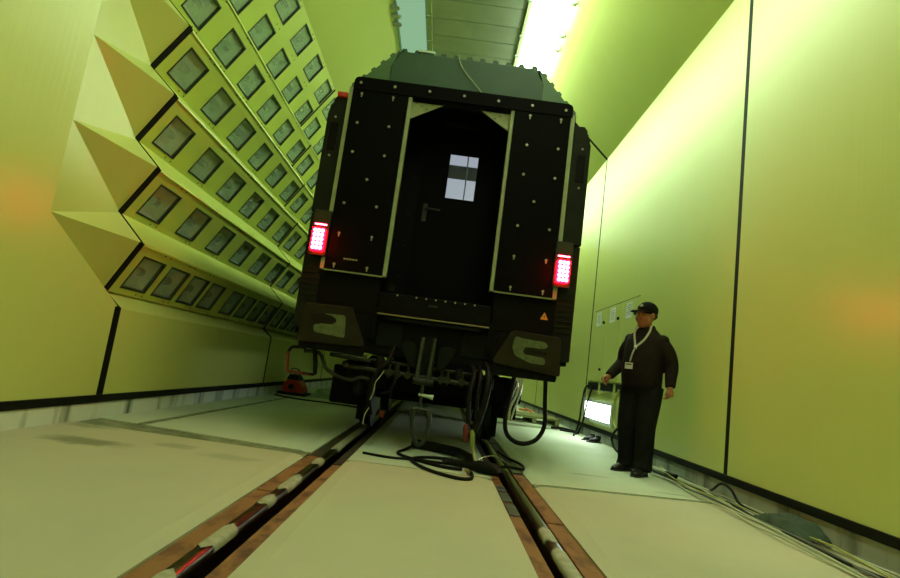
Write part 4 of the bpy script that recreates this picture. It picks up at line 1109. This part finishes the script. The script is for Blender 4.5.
# loose cables along the right curb
random.seed(21)
CG = 'thin cables lying along the right curb'
for k in range(9):
    m = ['wire_pale', 'wire_pale', 'wire_grey', 'wire_pale', 'rubber', 'wire_yellow', 'wire_pale', 'wire_grey', 'wire_pale'][k]
    base = 2.40 + k * 0.035
    pts = []
    y = 7.0 - 0.25 * (k % 3)
    while y > 1.6:
        wig = 0.045 * math.sin(y * (1.3 + 0.17 * k) + k) + random.uniform(-0.025, 0.025)
        spread_ = 1.0 if y > 3.6 else 1.0 + (3.6 - y) * 0.25
        pts.append((min(2.715, 2.56 + (base - 2.56) * spread_ + wig), y, 0.012 + 0.004 * (k % 3) + (0.02 if random.random() < 0.15 else 0)))
        y -= 0.42
    word = ['palest', 'outermost pale', 'dull grey', 'middle pale', 'thick black', 'bright yellow-green', 'thin pale', 'dark grey', 'innermost pale'][k]
    cable('floor_cable', pts, [0.008, 0.008, 0.008, 0.008, 0.010, 0.006, 0.007, 0.008, 0.008][k], m, f'{word} cable lying along the foot of the right wall', 'cable', CG)
cable('floor_cable', [(2.70, 5.35, 0.014), (2.66, 5.2, 0.05), (2.66, 5.05, 0.13), (2.68, 4.92, 0.10), (2.69, 4.80, 0.02), (2.66, 4.5, 0.014), (2.6, 4.2, 0.016)], 0.011, 'rubber', 'black cable humping up against the curb under the near wall seam', 'cable')
pl = MB().tube([(2.52, 6.30, 0.03), (2.53, 6.24, 0.032), (2.56, 6.08, 0.034), (2.57, 6.02, 0.034)], [0.02, 0.032, 0.032, 0.02], 10).build('cable_plug', 'wire_pale', org=(2.52, 6.3, 0), smooth=50, label='pale cable plug on the floor right of the person', category='plug')
MB().tube([(2.57, 6.02, 0.034), (2.60, 5.85, 0.034)], 0.024, 8).build('plug_collar', 'rubber', pl)
# folded dark cloth over the cables
g = MB(); nx, ny = 14, 26; vv = []; ff = []
for i in range(nx + 1):
    for j in range(ny + 1):
        u, v_ = i / nx, j / ny
        wob = 0.03 * noise.noise(Vector((u * 4, v_ * 6, 1.3)))
        x = 2.53 + 0.19 * u + wob * (1 if u < 0.6 else 0.2); yv = 3.74 + 0.62 * v_ + 0.06 * noise.noise(Vector((u * 5, 3.1, v_ * 2)))
        edge = min(1.0, 4 * min(u + 0.02, v_ + .02, 1 - v_ + .02))
        z = 0.012 + edge * (0.045 + 0.035 * u + 0.03 * abs(noise.noise(Vector((u * 5, v_ * 9, 0)))))
        vv.append((x, yv, z))
for i in range(nx):
    for j in range(ny): ff.append((i * (ny + 1) + j, (i + 1) * (ny + 1) + j, (i + 1) * (ny + 1) + j + 1, i * (ny + 1) + j + 1))
o = g.add(vv, ff).build('floor_cloth', 'cloth', org=(2.6, 4.0, 0), smooth=80, label='crumpled dark green cloth covering the cables by the right curb', category='cloth')
md_ = o.modifiers.new('thick', 'SOLIDIFY'); md_.thickness = 0.008

# ------------------------------------------------------------------ things on the floor round the coupling
pc = empty('power_cable', (0.2, 5.0, 0), 'black power cable set coiled on the floor below the coupling', 'cable')
MB().tube(spline([(0.44, 5.05, 0.06), (0.35, 5.35, 0.055), (0.15, 5.55, 0.05), (-0.02, 5.62, 0.05), (-0.09, 5.60, 0.05)], 6), 0.045, 8).build('cable_sleeve', 'rubber', pc, smooth=60)
MB().tube(spline([(-0.09, 5.58, 0.03), (-0.15, 5.40, 0.014), (-0.20, 5.18, 0.014), (-0.14, 5.02, 0.014), (0.02, 4.86, 0.014), (0.2, 4.72, 0.016), (0.36, 4.68, 0.02)], 6), 0.014, 8).build('cable_lead', 'rubber', pc, smooth=60)
MB().tube(spline([(0.30, 5.16, 0.018), (0.12, 5.14, 0.014), (-0.02, 5.02, 0.014), (-0.06, 4.86, 0.014), (0.02, 4.62, 0.014), (0.14, 4.44, 0.014), (0.30, 4.32, 0.014), (0.40, 4.34, 0.014), (0.43, 4.46, 0.016), (0.42, 4.60, 0.03)], 6), 0.014, 8).build('cable_lead', 'rubber', pc, smooth=60)
MB().tube(spline([(0.22, 4.80, 0.03), (0.0, 4.92, 0.012), (-0.25, 4.86, 0.012), (-0.48, 4.92, 0.012)], 6), 0.011, 8).build('cable_lead', 'rubber', pc, smooth=60)
cable('thin_lead', [(0.62, 4.92, 0.03), (0.78, 5.05, 0.03), (0.92, 5.12, 0.016), (0.95, 5.4, 0.014), (0.86, 5.75, 0.014), (0.80, 6.1, 0.02)], 0.013, 'rubber', 'black lead crossing the rail under the jumper cable', 'cable')
cable('bright_wire', [(0.50, 5.05, 0.05), (0.60, 5.12, 0.09), (0.70, 5.22, 0.08), (0.80, 5.30, 0.02)], 0.006, 'chrome', 'bright wire hooked over the dark wet rail', 'wire')
pb = MB().tube([(0.20, 4.80, 0.035), (0.26, 4.82, 0.045), (0.40, 4.76, 0.05), (0.50, 4.72, 0.055), (0.62, 4.68, 0.05), (0.66, 4.60, 0.03)], [0.018, 0.03, 0.03, 0.05, 0.05, 0.02], 10).build('cable_joint', 'rubber', pc, smooth=60)
MB().tube([(0.39, 4.60, 0.03), (0.41, 4.53, 0.025)], 0.018, 8).build('brass_tip', 'yellow', pb)
cable('shackle_cord', [(0.45, 4.95, 0.16), (0.46, 4.86, 0.10), (0.48, 4.80, 0.06)], 0.012, 'connector', 'yellow-green pigtail below the hose heads', 'cord')

# ------------------------------------------------------------------ red machine and sheet by the left curb
rm = empty('red_machine', (-2.48, 10.45, 0), 'small red and black machine standing by the left curb', 'machine')
MB().prism(round_poly([(-2.70, 0.05), (-2.30, 0.05), (-2.33, 0.16), (-2.42, 0.27), (-2.62, 0.27), (-2.68, 0.18)], 0.03, 3), 10.25, 10.65).build('housing', 'red', rm, bevel=0.01)
MB().prism(round_poly([(-2.64, 0.26), (-2.40, 0.26), (-2.46, 0.36), (-2.60, 0.37)], 0.03, 3), 10.28, 10.62).build('cover', 'gasket', rm)
box('base', 'gasket', rm, -2.76, -2.24, 10.2, 10.7, 0.0, 0.05, bevel=0.01)
MB().tube([(-2.52, 10.24, 0.15), (-2.52, 10.20, 0.15)], 0.05, 12).build('dial', 'gasket', rm)
MB().tube(spline([(-2.62, 10.4, 0.36), (-2.60, 10.4, 0.46), (-2.48, 10.4, 0.46), (-2.44, 10.4, 0.36)], 4), 0.012, 6).build('carry_handle', 'gasket', rm)
g = MB(); vv = []; ff = []; nx, ny = 14, 10
for i in range(nx + 1):
    for j in range(ny + 1):
        u, v_ = i / nx, j / ny
        e = min(1.0, 5 * min(u, 1 - u, v_, 1 - v_))
        vv.append((-2.22 + 0.62 * u, 10.3 + 0.7 * v_, 0.006 + e * (0.10 + 0.16 * abs(noise.noise(Vector((u * 4, v_ * 3, 5)))))))
for i in range(nx):
    for j in range(ny): ff.append((i * (ny + 1) + j, (i + 1) * (ny + 1) + j, (i + 1) * (ny + 1) + j + 1, i * (ny + 1) + j + 1))
g.add(vv, ff).build('plastic_sheet', 'tarp', org=(-1.9, 10.6, 0), label='crumpled pale sheet lying beside the small red machine', category='sheet')
cable('floor_cable', [(-2.65, 9.75, 0.012), (-2.45, 9.6, 0.012), (-2.1, 9.45, 0.012), (-1.6, 9.5, 0.012), (-1.1, 9.35, 0.012)], 0.014, 'rubber', 'black cable crossing the left slab in front of the red machine', 'cable')

# ------------------------------------------------------------------ far right corner: low platform and orange leads
pf = empty('low_platform', (2.0, 11.6, 0), 'low yellow-green platform on the floor beyond the right rear bogie', 'platform')
for k in range(5): box('board', 'pallet', pf, 1.45, 2.55, 11.1 + k * 0.24, 11.31 + k * 0.24, 0.10, 0.14, bevel=0.004)
for x in (1.5, 2.0, 2.45): box('bearer', 'pallet', pf, x, x + 0.08, 11.1, 12.27, 0.0, 0.10)
cable('orange_lead', [(2.3, 13.0, 0.02), (2.45, 13.6, 0.06), (2.35, 14.2, 0.12), (2.5, 14.9, 0.05), (2.4, 15.6, 0.02)], 0.03, 'wire_orange', 'orange lead heaped by the far right curb', 'cable')
cable('floor_cable', [(2.25, 10.45, 0.02), (2.4, 10.3, 0.04), (2.55, 10.15, 0.03), (2.62, 9.95, 0.02)], 0.025, 'rubber', 'short thick black cable at the floor threshold by the right curb', 'cable')
